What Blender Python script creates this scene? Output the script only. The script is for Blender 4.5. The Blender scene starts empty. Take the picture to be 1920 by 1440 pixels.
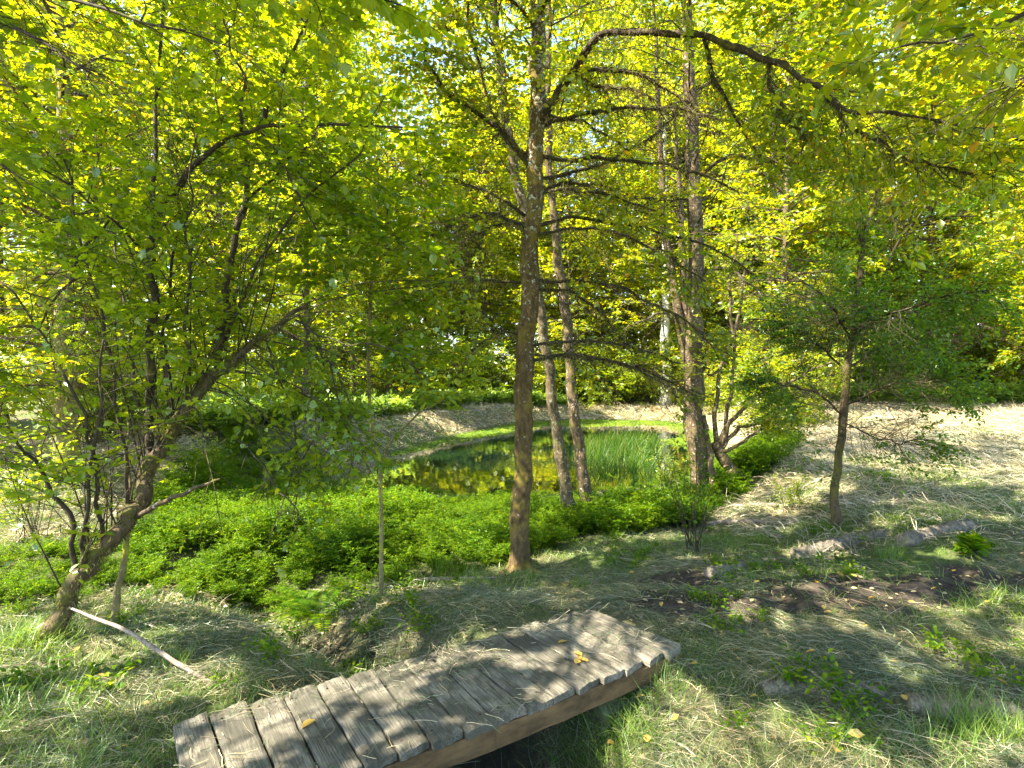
import bpy, math
import numpy as np
from mathutils import Vector
R = math.radians
sc = bpy.context.scene
COL = sc.collection
# ------------------------------------------------------------------ camera
F = 1066.0
CAMZ = 1.7
PITCH = math.atan(30 / F)
cam = bpy.data.cameras.new("camera")
cam.sensor_width = 36
cam.lens = 36 * F / 1920
cam.clip_start = 0.05
cam.clip_end = 1000
camo = bpy.data.objects.new("camera", cam)
COL.objects.link(camo)
camo.location = (0, 0, CAMZ)
camo.rotation_euler = (math.pi / 2 - PITCH, 0, 0)
sc.camera = camo
# ------------------------------------------------------------------ world + sun
SUN_AZ, SUN_EL = R(-112), R(50)      # azimuth measured from +Y towards +X
world = bpy.data.worlds.new("World")
sc.world = world
world.use_nodes = True
wn = world.node_tree
bgn = wn.nodes["Background"]
sky = wn.nodes.new("ShaderNodeTexSky")
sky.sky_type = 'NISHITA'
sky.sun_disc = False
sky.sun_elevation = SUN_EL
sky.sun_rotation = SUN_AZ
sky.air_density = 1.0
sky.dust_density = 0.6
sky.ozone_density = 1.5
wn.links.new(sky.outputs[0], bgn.inputs[0])
bgn.inputs[1].default_value = 0.13
sl = bpy.data.lights.new("sun", 'SUN')
sl.energy = 5.0
sl.angle = R(0.4)
sl.color = (1.0, 0.92, 0.78)
so = bpy.data.objects.new("sun", sl)
COL.objects.link(so)
sdir = Vector((math.sin(SUN_AZ) * math.cos(SUN_EL), math.cos(SUN_AZ) * math.cos(SUN_EL), math.sin(SUN_EL)))
so.rotation_euler = (-sdir).to_track_quat('-Z', 'Y').to_euler()
so.location = sdir * 60
sc.view_settings.view_transform = 'Standard'
sc.view_settings.look = 'None'
sc.view_settings.gamma = 1
sc.view_settings.exposure = 2.75
cy = sc.cycles
cy.max_bounces = 9
cy.diffuse_bounces = 5
cy.glossy_bounces = 3
cy.transmission_bounces = 8
cy.transparent_max_bounces = 4
cy.caustics_reflective = False
cy.caustics_refractive = False
cy.sample_clamp_indirect = 6
cy.use_denoising = True
cy.denoiser = 'OPENIMAGEDENOISE'
cy.denoising_input_passes = 'RGB_ALBEDO_NORMAL'
cy.use_light_tree = False

# ------------------------------------------------------------------ small helpers
rng = np.random.default_rng(7)


def nrm(a):
    return a / np.maximum(np.linalg.norm(a, axis=-1, keepdims=True), 1e-9)


def W(u, v, d):
    """world point seen at photo pixel (u, v) at forward distance d"""
    a = (u - 960) / F
    b = -(v - 720) / F
    dy = math.cos(PITCH) + b * math.sin(PITCH)
    dz = -math.sin(PITCH) + b * math.cos(PITCH)
    return np.array([a / dy * d, d, CAMZ + dz / dy * d])


def _hash(ix, iy, iz, seed):
    h = (ix * 374761393 + iy * 668265263 + iz * 2147483647 + seed * 1274126177) & 0xffffffff
    h = ((h ^ (h >> 13)) * 1274126177) & 0xffffffff
    return ((h ^ (h >> 16)) & 0xffff) / 65535.0


def vnoise(x, y, seed=0, z=None):
    x = np.asarray(x, float); y = np.asarray(y, float)
    z = np.zeros_like(x) if z is None else np.asarray(z, float)
    ix = np.floor(x).astype(np.int64); iy = np.floor(y).astype(np.int64); iz = np.floor(z).astype(np.int64)
    fx, fy, fz = x - ix, y - iy, z - iz
    fx = fx * fx * (3 - 2 * fx); fy = fy * fy * (3 - 2 * fy); fz = fz * fz * (3 - 2 * fz)
    r = 0
    for a in (0, 1):
        for b in (0, 1):
            for c in (0, 1):
                w = (fx if a else 1 - fx) * (fy if b else 1 - fy) * (fz if c else 1 - fz)
                r = r + w * _hash(ix + a, iy + b, iz + c, seed)
    return r


def fbm(x, y, o=4, seed=0):
    s, a, t = 0, 0.5, 0
    for k in range(o):
        s = s + a * vnoise(x * 2 ** k, y * 2 ** k, seed + k * 17)
        t += a
        a *= 0.5
    return s / t


def sstep(a, b, x):
    t = np.clip((x - a) / (b - a), 0, 1)
    return t * t * (3 - 2 * t)


# ------------------------------------------------------------------ terrain function
WATER_Z = -0.85
POND = np.array([(-4.9, 13.7), (-3.4, 12.3), (-1.25, 11.6), (0.4, 11.4), (2.7, 12.0), (4.3, 13.4), (5.6, 15.5),
                 (7.4, 20), (8.6, 25), (7.0, 27.3), (3.7, 28), (1.2, 27), (-.2, 25.5), (-1.6, 22.6), (-2.6, 20.0), (-3.6, 17), (-4.7, 15.3)])


def pond_sdf(x, y):
    """signed distance to the pond edge, negative inside"""
    x = np.asarray(x, float); y = np.asarray(y, float)
    d = np.full(x.shape, 1e9)
    inside = np.zeros(x.shape, bool)
    n = len(POND)
    for i in range(n):
        ax, ay = POND[i]; bx, by = POND[(i + 1) % n]
        ex, ey = bx - ax, by - ay
        t = np.clip(((x - ax) * ex + (y - ay) * ey) / (ex * ex + ey * ey), 0, 1)
        d = np.minimum(d, np.hypot(x - ax - t * ex, y - ay - t * ey))
        c = ((ay > y) != (by > y)) & (x < (bx - ax) * (y - ay) / (by - ay + 1e-12) + ax)
        inside ^= c
    return np.where(inside, -d, d)


DITCH = np.array([(1.3, 1.0), (0.45, 2.3), (-0.35, 3.15), (-1.25, 3.95), (-2.0, 4.7), (-2.6, 5.8), (-2.2, 8.0), (-1.8, 11.0)])


def poly_dist(x, y, P):
    d = np.full(np.shape(x), 1e9)
    for i in range(len(P) - 1):
        ax, ay = P[i]; bx, by = P[i + 1]
        ex, ey = bx - ax, by - ay
        t = np.clip(((x - ax) * ex + (y - ay) * ey) / (ex * ex + ey * ey), 0, 1)
        d = np.minimum(d, np.hypot(x - ax - t * ex, y - ay - t * ey))
    return d


def gh(x, y):
    x = np.asarray(x, float); y = np.asarray(y, float)
    s = pond_sdf(x + 0.25 * (vnoise(x * .9, y * .9, 3) - .5), y + 0.3 * (vnoise(x * .8, y * .8, 5) - .5))
    # how gently the bank rises: a long slope towards the camera, a steep berm elsewhere
    near = sstep(14.5, 12.0, y) * sstep(5.0, 2.4, x - 0.10 * (y - 6)) * sstep(-8.5, -5.0, x)
    steep = np.clip(s / 1.5, 0, 1)
    steep = steep * steep * (3 - 2 * steep)
    slow = np.clip(s / 7.4, 0, 1) ** 1.75
    flat = 0.85 - 0.36 * sstep(14, 20, y) * sstep(13, 9, x) * sstep(60, 45, y)
    rise = near * (slow * 0.85) + (1 - near) * steep * flat
    berm = np.exp(-((s - 1.7) / 0.8) ** 2) * 0.24 * sstep(13.5, 15, y) * sstep(2, -1.5, x)
    z = WATER_Z + np.where(s > 0, rise + berm, -np.minimum(0.8, -s * 0.35))
    # low hollow in front of the left bank
    z -= 0.28 * np.exp(-(((x + 1.9) / 1.7) ** 2 + ((y - 5.3) / 1.2) ** 2))
    dd = poly_dist(x, y, DITCH)
    z -= 0.36 * np.exp(-(dd / 0.34) ** 2) * sstep(7.5, 4.5, y)
    far = sstep(30, 80, np.hypot(x, y))
    z += (fbm(x * 1.3, y * 1.3, 4, 11) - .5) * 0.16 * (1 - far) * np.where(s > 0, sstep(0, 1.0, s), 0.3)
    z += (fbm(x * 5, y * 5, 3, 23) - .5) * 0.11 * (1 - far) * sstep(-.2, .4, s)
    ax_ = (x - 0.05) * 0.80 + (y - 2.62) * 0.60; ac_ = (x - 0.05) * 0.60 - (y - 2.62) * 0.80
    z -= 0.34 * np.exp(-(ax_ / .62) ** 2 - (ac_ / .30) ** 2)
    # level the ends of the footbridge
    bx = (x + 0.28) * 0.857 + (y - 3.17) * 0.515
    by = -(x + 0.28) * 0.515 + (y - 3.17) * 0.857
    m = sstep(0.75, 0.3, np.abs(by)) * sstep(1.75, 1.35, np.abs(bx))
    z = np.where(m > 0, z * (1 - m) + np.minimum(z, -0.02) * m, z)
    return z


def G(u, v, d0=1.5, d1=60):
    """where the photo ray (u, v) meets the ground"""
    d = np.concatenate([np.arange(d0, 12, .02), np.arange(12, d1, .08)])
    p = np.stack([W(u, v, t) for t in (1.0,)])[0]
    dx = p[0]; dz = p[2] - CAMZ
    hit = np.where(CAMZ + dz * d < gh(dx * d, d))[0]
    k = d[hit[0]] if len(hit) else d1
    return np.array([dx * k, k, float(gh(dx * k, k))])


# ------------------------------------------------------------------ mesh helpers
def mesh_from(name, V, faces_sizes, loops, mat, smooth=False, attr=None):
    me = bpy.data.meshes.new(name)
    V = np.ascontiguousarray(V, dtype=np.float32).reshape(-1, 3)
    me.vertices.add(len(V))
    me.vertices.foreach_set("co", V.ravel())
    loops = np.ascontiguousarray(loops, dtype=np.int32).ravel()
    sizes = np.ascontiguousarray(faces_sizes, dtype=np.int32).ravel()
    me.loops.add(len(loops))
    me.loops.foreach_set("vertex_index", loops)
    me.polygons.add(len(sizes))
    st = np.zeros(len(sizes), np.int32)
    st[1:] = np.cumsum(sizes)[:-1]
    me.polygons.foreach_set("loop_start", st)
    me.update(calc_edges=True)
    me.polygons.foreach_set("use_smooth", np.full(len(sizes), smooth, dtype=bool))
    if attr:
        for k, a in attr.items():
            at = me.attributes.new(k, 'FLOAT', 'POINT')
            at.data.foreach_set("value", np.ascontiguousarray(a, dtype=np.float32).ravel())
    if mat:
        me.materials.append(mat)
    return me


def link(name, me, parent=None, loc=None):
    o = bpy.data.objects.new(name, me)
    COL.objects.link(o)
    if parent:
        o.parent = parent
    if loc is not None:
        o.location = loc
    return o


def tag(o, label=None, cat=None, group=None, kind=None):
    if label: o["label"] = label
    if cat: o["category"] = cat
    if group: o["group"] = group
    if kind: o["kind"] = kind
    return o


def thing(name, loc, label, cat, group=None):
    o = bpy.data.objects.new(name, None)
    o.empty_display_size = 0.2
    COL.objects.link(o)
    o.location = [float(c) for c in loc]
    return tag(o, label, cat, group)


def copy_tree(o, parent=None):
    c = o.copy()
    COL.objects.link(c)
    if parent: c.parent = parent
    for ch in list(o.children):
        copy_tree(ch, c)
    return c


class Acc:
    """collects geometry of one mesh"""
    def __init__(s):
        s.V, s.S, s.L, s.n = [], [], [], 0

    def add(s, V, sizes, loops):
        V = V.reshape(-1, 3)
        s.V.append(V); s.S.append(np.asarray(sizes).ravel()); s.L.append(np.asarray(loops).ravel() + s.n)
        s.n += len(V)

    def build(s, name, mat, parent=None, smooth=False, loc=None, origin=None):
        if not s.V: return None
        V = np.concatenate(s.V)
        if origin is not None: V = V - np.asarray(origin)
        me = mesh_from(name, V, np.concatenate(s.S), np.concatenate(s.L), mat, smooth)
        return link(name, me, parent, loc)


def tubes(P, Rd, sides=5, rough=0.0, seed=1, cap=True, relief=0.0):
    """P (N,K,3) polylines, Rd (N,K) radii -> V, sizes, loops"""
    N, K, _ = P.shape
    T = np.empty_like(P)
    T[:, 1:-1] = P[:, 2:] - P[:, :-2]
    T[:, 0] = P[:, 1] - P[:, 0]
    T[:, -1] = P[:, -1] - P[:, -2]
    T = nrm(T)
    ref = np.zeros_like(T)
    mT = nrm(P[:, -1] - P[:, 0])
    vert = np.abs(mT[:, 2]) > 0.8
    ref[vert] = (1, 0, 0)
    ref[~vert] = (0, 0, 1)
    A = nrm(np.cross(T, ref)); B = np.cross(T, A)
    th = np.arange(sides) * 2 * math.pi / sides
    rr = np.repeat(Rd[:, :, None], sides, 2)
    if rough > 0:
        jj = np.arange(K)[None, :, None]; ii = np.arange(N)[:, None, None]
        a = np.cos(th)[None, None, :] * 2.2 + ii * 7.3 + 0 * jj
        b = np.sin(th)[None, None, :] * 2.2 + jj * 0.9 + seed
        nz = vnoise(a * 1.4, b * 1.0, seed) - .5
        nz2 = vnoise(a * 4.4, b * 2.3, seed + 9) - .5
        rr = rr * (1 + rough * 2 * (nz + 0.6 * nz2))
    V = P[:, :, None, :] + rr[..., None] * (np.cos(th)[None, None, :, None] * A[:, :, None, :] + np.sin(th)[None, None, :, None] * B[:, :, None, :])
    if relief:
        Rv = V - P[:, :, None, :]
        x_, y_, z_ = V[..., 0], V[..., 1], V[..., 2]
        f = vnoise(x_ * 42, y_ * 42, seed + 50, z_ * 16) * .6 + vnoise(x_ * 95, y_ * 95, seed + 51, z_ * 45) * .4 - .5
        f2 = vnoise(x_ * 11, y_ * 11, seed + 52, z_ * 7) - .5
        V = V + nrm(Rv) * (relief * (f + .9 * f2))[..., None]
    i = np.arange(N)[:, None, None] * (K * sides); k = np.arange(K - 1)[None, :, None] * sides
    s0 = np.arange(sides)[None, None, :]; s1 = (s0 + 1) % sides
    q = np.stack([i + k + s0, i + k + s1, i + k + sides + s1, i + k + sides + s0], -1).reshape(-1, 4)
    sizes = np.full(len(q), 4); loops = q.ravel()
    if cap:
        e = (np.arange(N)[:, None] * (K * sides) + (K - 1) * sides + np.arange(sides)[None, :])
        c = (np.arange(N)[:, None] * (K * sides) + np.arange(sides)[None, ::-1])
        sizes = np.concatenate([sizes, np.full(2 * N, sides)])
        loops = np.concatenate([loops, e.ravel(), c.ravel()])
    return V.reshape(-1, 3), sizes, loops


def spline(keys, n):
    """Catmull-Rom through (M,C) keys -> (n,C)"""
    k = np.asarray(keys, float)
    M = len(k)
    if M == 2:
        t = np.linspace(0, 1, n)[:, None]
        return k[0] * (1 - t) + k[1] * t
    e = np.vstack([2 * k[0] - k[1], k, 2 * k[-1] - k[-2]])
    seg = np.linalg.norm(np.diff(k[:, :3], axis=0), axis=1)
    c = np.concatenate([[0], np.cumsum(seg)]); c /= c[-1]
    s = np.linspace(0, 1, n)
    i = np.clip(np.searchsorted(c, s, side='right') - 1, 0, M - 2)
    t = ((s - c[i]) / np.maximum(c[i + 1] - c[i], 1e-9))[:, None]
    p0, p1, p2, p3 = e[i], e[i + 1], e[i + 2], e[i + 3]
    r = 0.5 * (2 * p1 + (p2 - p0) * t + (2 * p0 - 5 * p1 + 4 * p2 - p3) * t ** 2 + (3 * p1 - p0 - 3 * p2 + p3) * t ** 3)
    if k.shape[1] > 3:
        r[:, 3] = np.interp(s, c, k[:, 3])
    return r


def pxline(keys, n=24, wob=0.0, seed=0):
    """keys (u, v, depth, width_px) -> P (n,3), R (n,)"""
    k = np.array([list(W(u, v, d)) + [w / 2 / F * d] for u, v, d, w in keys])
    r = spline(k, n)
    P, rad = r[:, :3], r[:, 3]
    if wob:
        t = np.arange(n) * 0.55
        amp = wob * np.minimum(1, np.arange(n) / 3)[:, None]
        P = P + amp * np.stack([vnoise(t, t * 0 + seed, 5) - .5, vnoise(t, t * 0 + seed, 6) - .5, vnoise(t, t * 0 + seed, 7) - .5], -1)
    return P, rad


def grow(P0, D0, L, K, wob, trop, g):
    N = len(P0)
    P = np.empty((N, K, 3)); P[:, 0] = P0
    D = nrm(D0); st = (L / (K - 1))[:, None]
    for k in range(1, K):
        D = nrm(D + g.normal(0, wob, (N, 3)) + trop)
        P[:, k] = P[:, k - 1] + D * st
    return P


def at(P, t):
    """P (N,K,3), t (N,m) in 0..1 -> points (N,m,3), tangents"""
    K = P.shape[1]
    f = t * (K - 1); i = np.clip(f.astype(int), 0, K - 2); w = (f - i)[..., None]
    n = np.arange(len(P))[:, None]
    a, b = P[n, i], P[n, i + 1]
    return a * (1 - w) + b * w, nrm(b - a)


def offshoots(P, per, t0, t1, ang, g, planar=0.8, lift=0.0, jit=0.25):
    N = len(P)
    t = t0 + (t1 - t0) * (np.arange(per)[None, :] + g.random((N, per))) / per
    Q, T = at(P, t)
    up = np.array([0, 0, 1.0])
    S = np.cross(T, up); S = np.where(np.linalg.norm(S, axis=-1, keepdims=True) < 0.3, g.normal(0, 1, S.shape), S)
    S = nrm(S)
    rnd = g.normal(0, 1, S.shape); rnd = nrm(rnd - (rnd * T).sum(-1, keepdims=True) * T)
    sg = np.where((np.arange(per)[None, :] + g.integers(0, 2, (N, 1))) % 2, 1.0, -1.0)[..., None]
    S = nrm(planar * S * sg + (1 - planar) * rnd)
    a = g.normal(ang, 0.2, (N, per, 1))
    D = nrm(np.cos(a) * T + np.sin(a) * S + g.normal(0, jit, S.shape) * 0.5 + lift * up)
    return Q.reshape(-1, 3), D.reshape(-1, 3), t.ravel()


# leaf templates: verts (x side, y along, z up) and polygons of equal size
def T_(v, f): return np.array(v, float), np.array(f)


LEAF_DIAMOND = T_([(0, 0, 0), (.27, .5, .05), (0, 1, 0), (-.27, .5, .05)], [[0, 1, 2, 3]])
LEAF_SIMPLE = T_([(0, 0, 0), (.30, .35, .08), (.2, .72, .04), (0, 1, -.06), (-.2, .72, .04), (-.30, .35, .08)], [[0, 1, 2, 3], [0, 3, 4, 5]])
LEAF_ROUND = T_([(0, 0, 0), (.36, .22, .07), (.42, .55, .09), (.2, .85, .03), (0, 1.02, -.06), (-.2, .85, .03), (-.42, .55, .09), (-.36, .22, .07), (0, .5, -.02)],
                [[0, 1, 2, 8], [8, 2, 3, 4], [8, 4, 5, 6], [0, 8, 6, 7]])
LEAF_MAPLE = T_([(0, 0, 0), (.50, .10, .0), (.36, .32, .05), (.55, .62, .0), (.22, .60, .04), (0, 1.05, -.05),
                 (-.22, .60, .04), (-.55, .62, .0), (-.36, .32, .05), (-.50, .10, .0)],
                [[0, 1, 2, 3, 4, 5], [0, 5, 6, 7, 8, 9]])


SUNV = np.array(sdir)
E1 = nrm(np.cross(SUNV, [0, 0, 1.0])); E2 = np.cross(E1, SUNV)
GAPS = []


def canopy_gaps(P):
    """True where the canopy stays; openings run along the sun's direction so light reaches the ground"""
    a = P @ E1; b = P @ E2
    keep = vnoise(a * 2.1 + 3, b * 2.1, 301) + .35 * (vnoise(a * 6, b * 6, 302) - .5) < .71
    for (ga, gb, gr) in GAPS:
        d = np.hypot(a - ga, b - gb) / gr
        keep &= d + .9 * (vnoise(a * 7 / (gr * 5 + .3), b * 7 / (gr * 5 + .3), 303) - .5) > 1.0
    return keep


CARVE = [False]
CLUMP = [0.0]


def leaves(P, A, Nn, S, tpl):
    tv, tf = tpl
    if CLUMP[0]:
        k = vnoise(P[:, 0] * .85, P[:, 1] * .85, 311, P[:, 2] * 1.1) + .3 * (vnoise(P[:, 0] * 2.6, P[:, 1] * 2.6, 312, P[:, 2] * 3) - .5) > CLUMP[0]
        P, A, Nn, S = P[k], A[k], Nn[k], S[k]
    if CARVE[0]:
        k = canopy_gaps(P)
        P, A, Nn, S = P[k], A[k], Nn[k], S[k]
    A = nrm(A); Sd = nrm(np.cross(A, Nn)); Nn = np.cross(Sd, A)
    V = P[:, None, :] + S[:, None, None] * (tv[None, :, 0:1] * Sd[:, None, :] + tv[None, :, 1:2] * A[:, None, :] + tv[None, :, 2:3] * Nn[:, None, :])
    m = len(tv)
    L = (tf[None] + (np.arange(len(P)) * m)[:, None, None])
    return V.reshape(-1, 3), np.full(len(P) * len(tf), tf.shape[1]), L.ravel()


def shoot_leaves(P, per, size, g, tpl, t0=0.12, flat=0.45, droop=0.15, svar=0.3):
    """leaves placed alternately along shoots"""
    N = len(P)
    t = t0 + (1 - t0) * (np.arange(per)[None, :] + g.random((N, per)) * .8) / per
    t = np.minimum(t, 1)
    Q, T = at(P, t)
    up = np.array([0, 0, 1.0])
    S = np.cross(T, up); S = nrm(np.where(np.linalg.norm(S, axis=-1, keepdims=True) < 0.25, g.normal(0, 1, S.shape), S))
    sg = np.where(np.arange(per) % 2, 1.0, -1.0)[None, :, None]
    last = (np.arange(per) == per - 1)[None, :, None]
    A = nrm(T * 0.55 + np.where(last, 0, 1) * S * sg * 0.85 + g.normal(0, .28, S.shape) - droop * up)
    Nn = nrm(up + g.normal(0, flat, S.shape))
    sz = size * (1 + svar * (g.random((N, per)) * 2 - 1))
    return leaves(Q.reshape(-1, 3) + A.reshape(-1, 3) * size * .15, A.reshape(-1, 3), Nn.reshape(-1, 3), sz.ravel(), tpl)


def ribbons(P, Wd, side):
    """P (N,K,3) centre lines, Wd (N,K) half widths, side (N,3)"""
    N, K, _ = P.shape
    a = P + Wd[..., None] * side[:, None, :]; b = P - Wd[..., None] * side[:, None, :]
    V = np.stack([a, b], 2).reshape(-1, 3)
    i = np.arange(N)[:, None] * 2 * K + np.arange(K - 1)[None, :] * 2
    q = np.stack([i, i + 1, i + 3, i + 2], -1)
    return V, np.full(N * (K - 1), 4), q.ravel()


# ------------------------------------------------------------------ materials
def mat(name):
    m = bpy.data.materials.new(name)
    m.use_nodes = True
    nt = m.node_tree
    nt.nodes.clear()
    out = nt.nodes.new("ShaderNodeOutputMaterial")
    return m, nt, out


def N_(nt, typ, **kw):
    n = nt.nodes.new("ShaderNode" + typ)
    for k, v in kw.items():
        if k.startswith("i_"):
            key = k[2:]
            key = int(key) if key.isdigit() else key
            n.inputs[key].default_value = v
        else:
            setattr(n, k, v)
    return n


def ramp(nt, src, stops, interp='LINEAR'):
    r = nt.nodes.new("ShaderNodeValToRGB")
    r.color_ramp.interpolation = interp
    el = r.color_ramp.elements
    while len(el) > 1: el.remove(el[-1])
    for i, (p, c) in enumerate(stops):
        e = el[0] if i == 0 else el.new(p)
        e.position = p
        e.color = (*c, 1) if len(c) == 3 else c
    nt.links.new(src, r.inputs[0])
    return r.outputs[0]


def mix(nt, fac, a, b, mode='MIX'):
    m = nt.nodes.new("ShaderNodeMix")
    m.data_type = 'RGBA'; m.blend_type = mode
    for s, v in ((m.inputs[0], fac), (m.inputs[6], a), (m.inputs[7], b)):
        if hasattr(v, "node"): nt.links.new(v, s)
        elif isinstance(v, (int, float)): s.default_value = v
        else: s.default_value = (*v, 1)
    return m.outputs[2]


def noise(nt, scale, detail=3, rough=.55, vec=None, dist=0.0):
    n = N_(nt, "TexNoise"); n.inputs["Scale"].default_value = scale
    n.inputs["Detail"].default_value = detail; n.inputs["Roughness"].default_value = rough
    n.inputs["Distortion"].default_value = dist
    if vec is not None: nt.links.new(vec, n.inputs["Vector"])
    return n.outputs[0]


def coord(nt, scale=(1, 1, 1), which="Object"):
    tc = N_(nt, "TexCoord"); mp = N_(nt, "Mapping")
    mp.inputs["Scale"].default_value = scale
    nt.links.new(tc.outputs[which], mp.inputs[0])
    return mp.outputs[0]


def leaf_mat(name, stops, trans, tfac=0.55, gloss=0.05, clump=0.6):
    """stops: reflected colours over the leaves; trans: multiplier tint for transmitted light"""
    m, nt, out = mat(name)
    g = N_(nt, "NewGeometry")
    c = ramp(nt, g.outputs["Random Per Island"], stops)
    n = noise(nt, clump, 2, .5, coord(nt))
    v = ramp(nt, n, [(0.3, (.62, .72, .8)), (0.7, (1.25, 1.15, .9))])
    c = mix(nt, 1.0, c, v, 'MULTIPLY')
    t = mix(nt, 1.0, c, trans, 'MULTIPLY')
    d = N_(nt, "BsdfDiffuse"); nt.links.new(c, d.inputs[0])
    tr = N_(nt, "BsdfTranslucent"); nt.links.new(t, tr.inputs[0])
    ms = N_(nt, "MixShader"); ms.inputs[0].default_value = tfac
    nt.links.new(d.outputs[0], ms.inputs[1]); nt.links.new(tr.outputs[0], ms.inputs[2])
    gl = N_(nt, "BsdfGlossy"); gl.inputs["Roughness"].default_value = .38; gl.inputs[0].default_value = (.9, 1, .85, 1)
    m2 = N_(nt, "MixShader"); m2.inputs[0].default_value = gloss
    nt.links.new(ms.outputs[0], m2.inputs[1]); nt.links.new(gl.outputs[0], m2.inputs[2])
    nt.links.new(m2.outputs[0], out.inputs[0])
    return m


M = {}
TR = (3.8, 2.9, 0.45)
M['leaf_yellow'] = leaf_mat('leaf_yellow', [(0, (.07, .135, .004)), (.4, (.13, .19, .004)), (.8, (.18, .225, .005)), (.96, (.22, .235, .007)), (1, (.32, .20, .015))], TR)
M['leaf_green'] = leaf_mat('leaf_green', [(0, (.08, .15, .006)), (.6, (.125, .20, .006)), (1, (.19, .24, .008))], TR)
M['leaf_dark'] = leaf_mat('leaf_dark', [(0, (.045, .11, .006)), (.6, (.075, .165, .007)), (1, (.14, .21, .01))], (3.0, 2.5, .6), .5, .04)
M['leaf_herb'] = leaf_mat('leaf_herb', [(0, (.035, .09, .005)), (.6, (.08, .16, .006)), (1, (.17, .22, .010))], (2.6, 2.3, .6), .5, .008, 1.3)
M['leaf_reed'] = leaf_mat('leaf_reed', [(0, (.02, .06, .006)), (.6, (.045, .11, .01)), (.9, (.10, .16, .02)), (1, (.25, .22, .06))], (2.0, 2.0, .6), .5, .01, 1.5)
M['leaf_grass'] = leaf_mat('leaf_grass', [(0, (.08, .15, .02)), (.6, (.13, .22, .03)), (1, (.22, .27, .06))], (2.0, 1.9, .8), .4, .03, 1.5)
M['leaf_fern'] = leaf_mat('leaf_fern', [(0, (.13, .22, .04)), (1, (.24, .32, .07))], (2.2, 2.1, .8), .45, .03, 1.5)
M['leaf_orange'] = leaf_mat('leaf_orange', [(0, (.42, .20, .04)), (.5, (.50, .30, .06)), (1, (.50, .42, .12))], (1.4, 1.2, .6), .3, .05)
M['hay'] = leaf_mat('hay', [(0, (.06, .095, .045)), (.4, (.115, .15, .08)), (.7, (.25, .225, .14)), (1, (.56, .45, .31))], (1.0, .95, .7), .3, .03, 1.2)  # dark green stops put the shaded foreground tone into the strand colour
M['hay_dry_sunlit'] = leaf_mat('hay_dry_sunlit', [(0, (.26, .24, .13)), (.4, (.42, .35, .23)), (1, (.68, .56, .42))], (1.0, .93, .75), .25, .02, 1.0)  # dry straw, with the warm cream of sunlit hay put into the colour
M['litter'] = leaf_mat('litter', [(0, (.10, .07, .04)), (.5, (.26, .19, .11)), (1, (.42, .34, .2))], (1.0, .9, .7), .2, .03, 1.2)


def bark_mat(name, c0, c1, lich, lamt, moss, mamt, vs=9.0, lscale=26.0, up=0.0):
    m, nt, out = mat(name)
    co = coord(nt, (1, 1, .35))
    n1 = noise(nt, vs * 3, 6, .65, co)
    c = ramp(nt, n1, [(.3, c0), (.7, c1)])
    co2 = coord(nt)
    n2 = noise(nt, lscale, 4, .6, co2, .6)
    if up:
        sx = N_(nt, "SeparateXYZ"); nt.links.new(co2, sx.inputs[0])
        ma = N_(nt, "Math", operation='MULTIPLY_ADD'); nt.links.new(sx.outputs[2], ma.inputs[0]); ma.inputs[1].default_value = up; nt.links.new(n2, ma.inputs[2])
        n2 = ma.outputs[0]
    lm = ramp(nt, n2, [(lamt, (0, 0, 0)), (lamt + .05, (1, 1, 1))])
    n2b = noise(nt, lscale * 4, 3, .6, co2)
    lc = mix(nt, n2b, lich, tuple(x * .55 for x in lich))
    c = mix(nt, lm, c, lc)
    n3 = noise(nt, 5, 5, .7, co2)
    mm = ramp(nt, n3, [(mamt, (0, 0, 0)), (mamt + .1, (1, 1, 1))])
    c = mix(nt, mm, c, mix(nt, n1, tuple(x * .5 for x in moss), moss))
    b = N_(nt, "BsdfPrincipled"); b.inputs["Roughness"].default_value = .9
    b.inputs["Specular IOR Level"].default_value = .2
    nt.links.new(c, b.inputs["Base Color"])
    v = N_(nt, "TexVoronoi"); v.inputs["Scale"].default_value = vs * 3; nt.links.new(co, v.inputs[0])
    h = mix(nt, .5, n1, v.outputs[0])
    bp = N_(nt, "Bump"); bp.inputs["Strength"].default_value = .8; bp.inputs["Distance"].default_value = .012
    nt.links.new(h, bp.inputs["Height"]); nt.links.new(bp.outputs[0], b.inputs["Normal"])
    nt.links.new(b.outputs[0], out.inputs[0])
    return m


M['bark_main'] = bark_mat('bark_main', (.035, .022, .008), (.13, .085, .034), (.42, .42, .31), .69, (.19, .14, .025), .50, up=.034)
M['bark_lichen'] = bark_mat('bark_lichen', (.035, .025, .012), (.115, .085, .042), (.24, .24, .17), .57, (.14, .15, .03), .58)
M['bark_brown'] = bark_mat('bark_brown', (.04, .027, .013), (.125, .09, .048), (.46, .38, .28), .60, (.15, .13, .03), .55)
M['bark_mossy'] = bark_mat('bark_mossy', (.035, .025, .014), (.11, .08, .04), (.25, .24, .14), .68, (.12, .12, .02), .49)
M['bark_pale'] = bark_mat('bark_pale', (.22, .19, .15), (.5, .46, .38), (.6, .58, .5), .5, (.2, .2, .08), .68)
M['bark_twig'] = bark_mat('bark_twig', (.022, .018, .010), (.065, .048, .028), (.30, .30, .2), .66, (.15, .14, .03), .56, 14, 30)
M['bark_gold'] = bark_mat('bark_gold', (.09, .07, .028), (.21, .175, .075), (.5, .45, .2), .6, (.34, .32, .04), .5)
M['moss'] = leaf_mat('moss', [(0, (.10, .085, .03)), (.6, (.20, .18, .06)), (1, (.30, .30, .14))], (1.3, 1.2, .6), .35, .0, 2)


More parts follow.
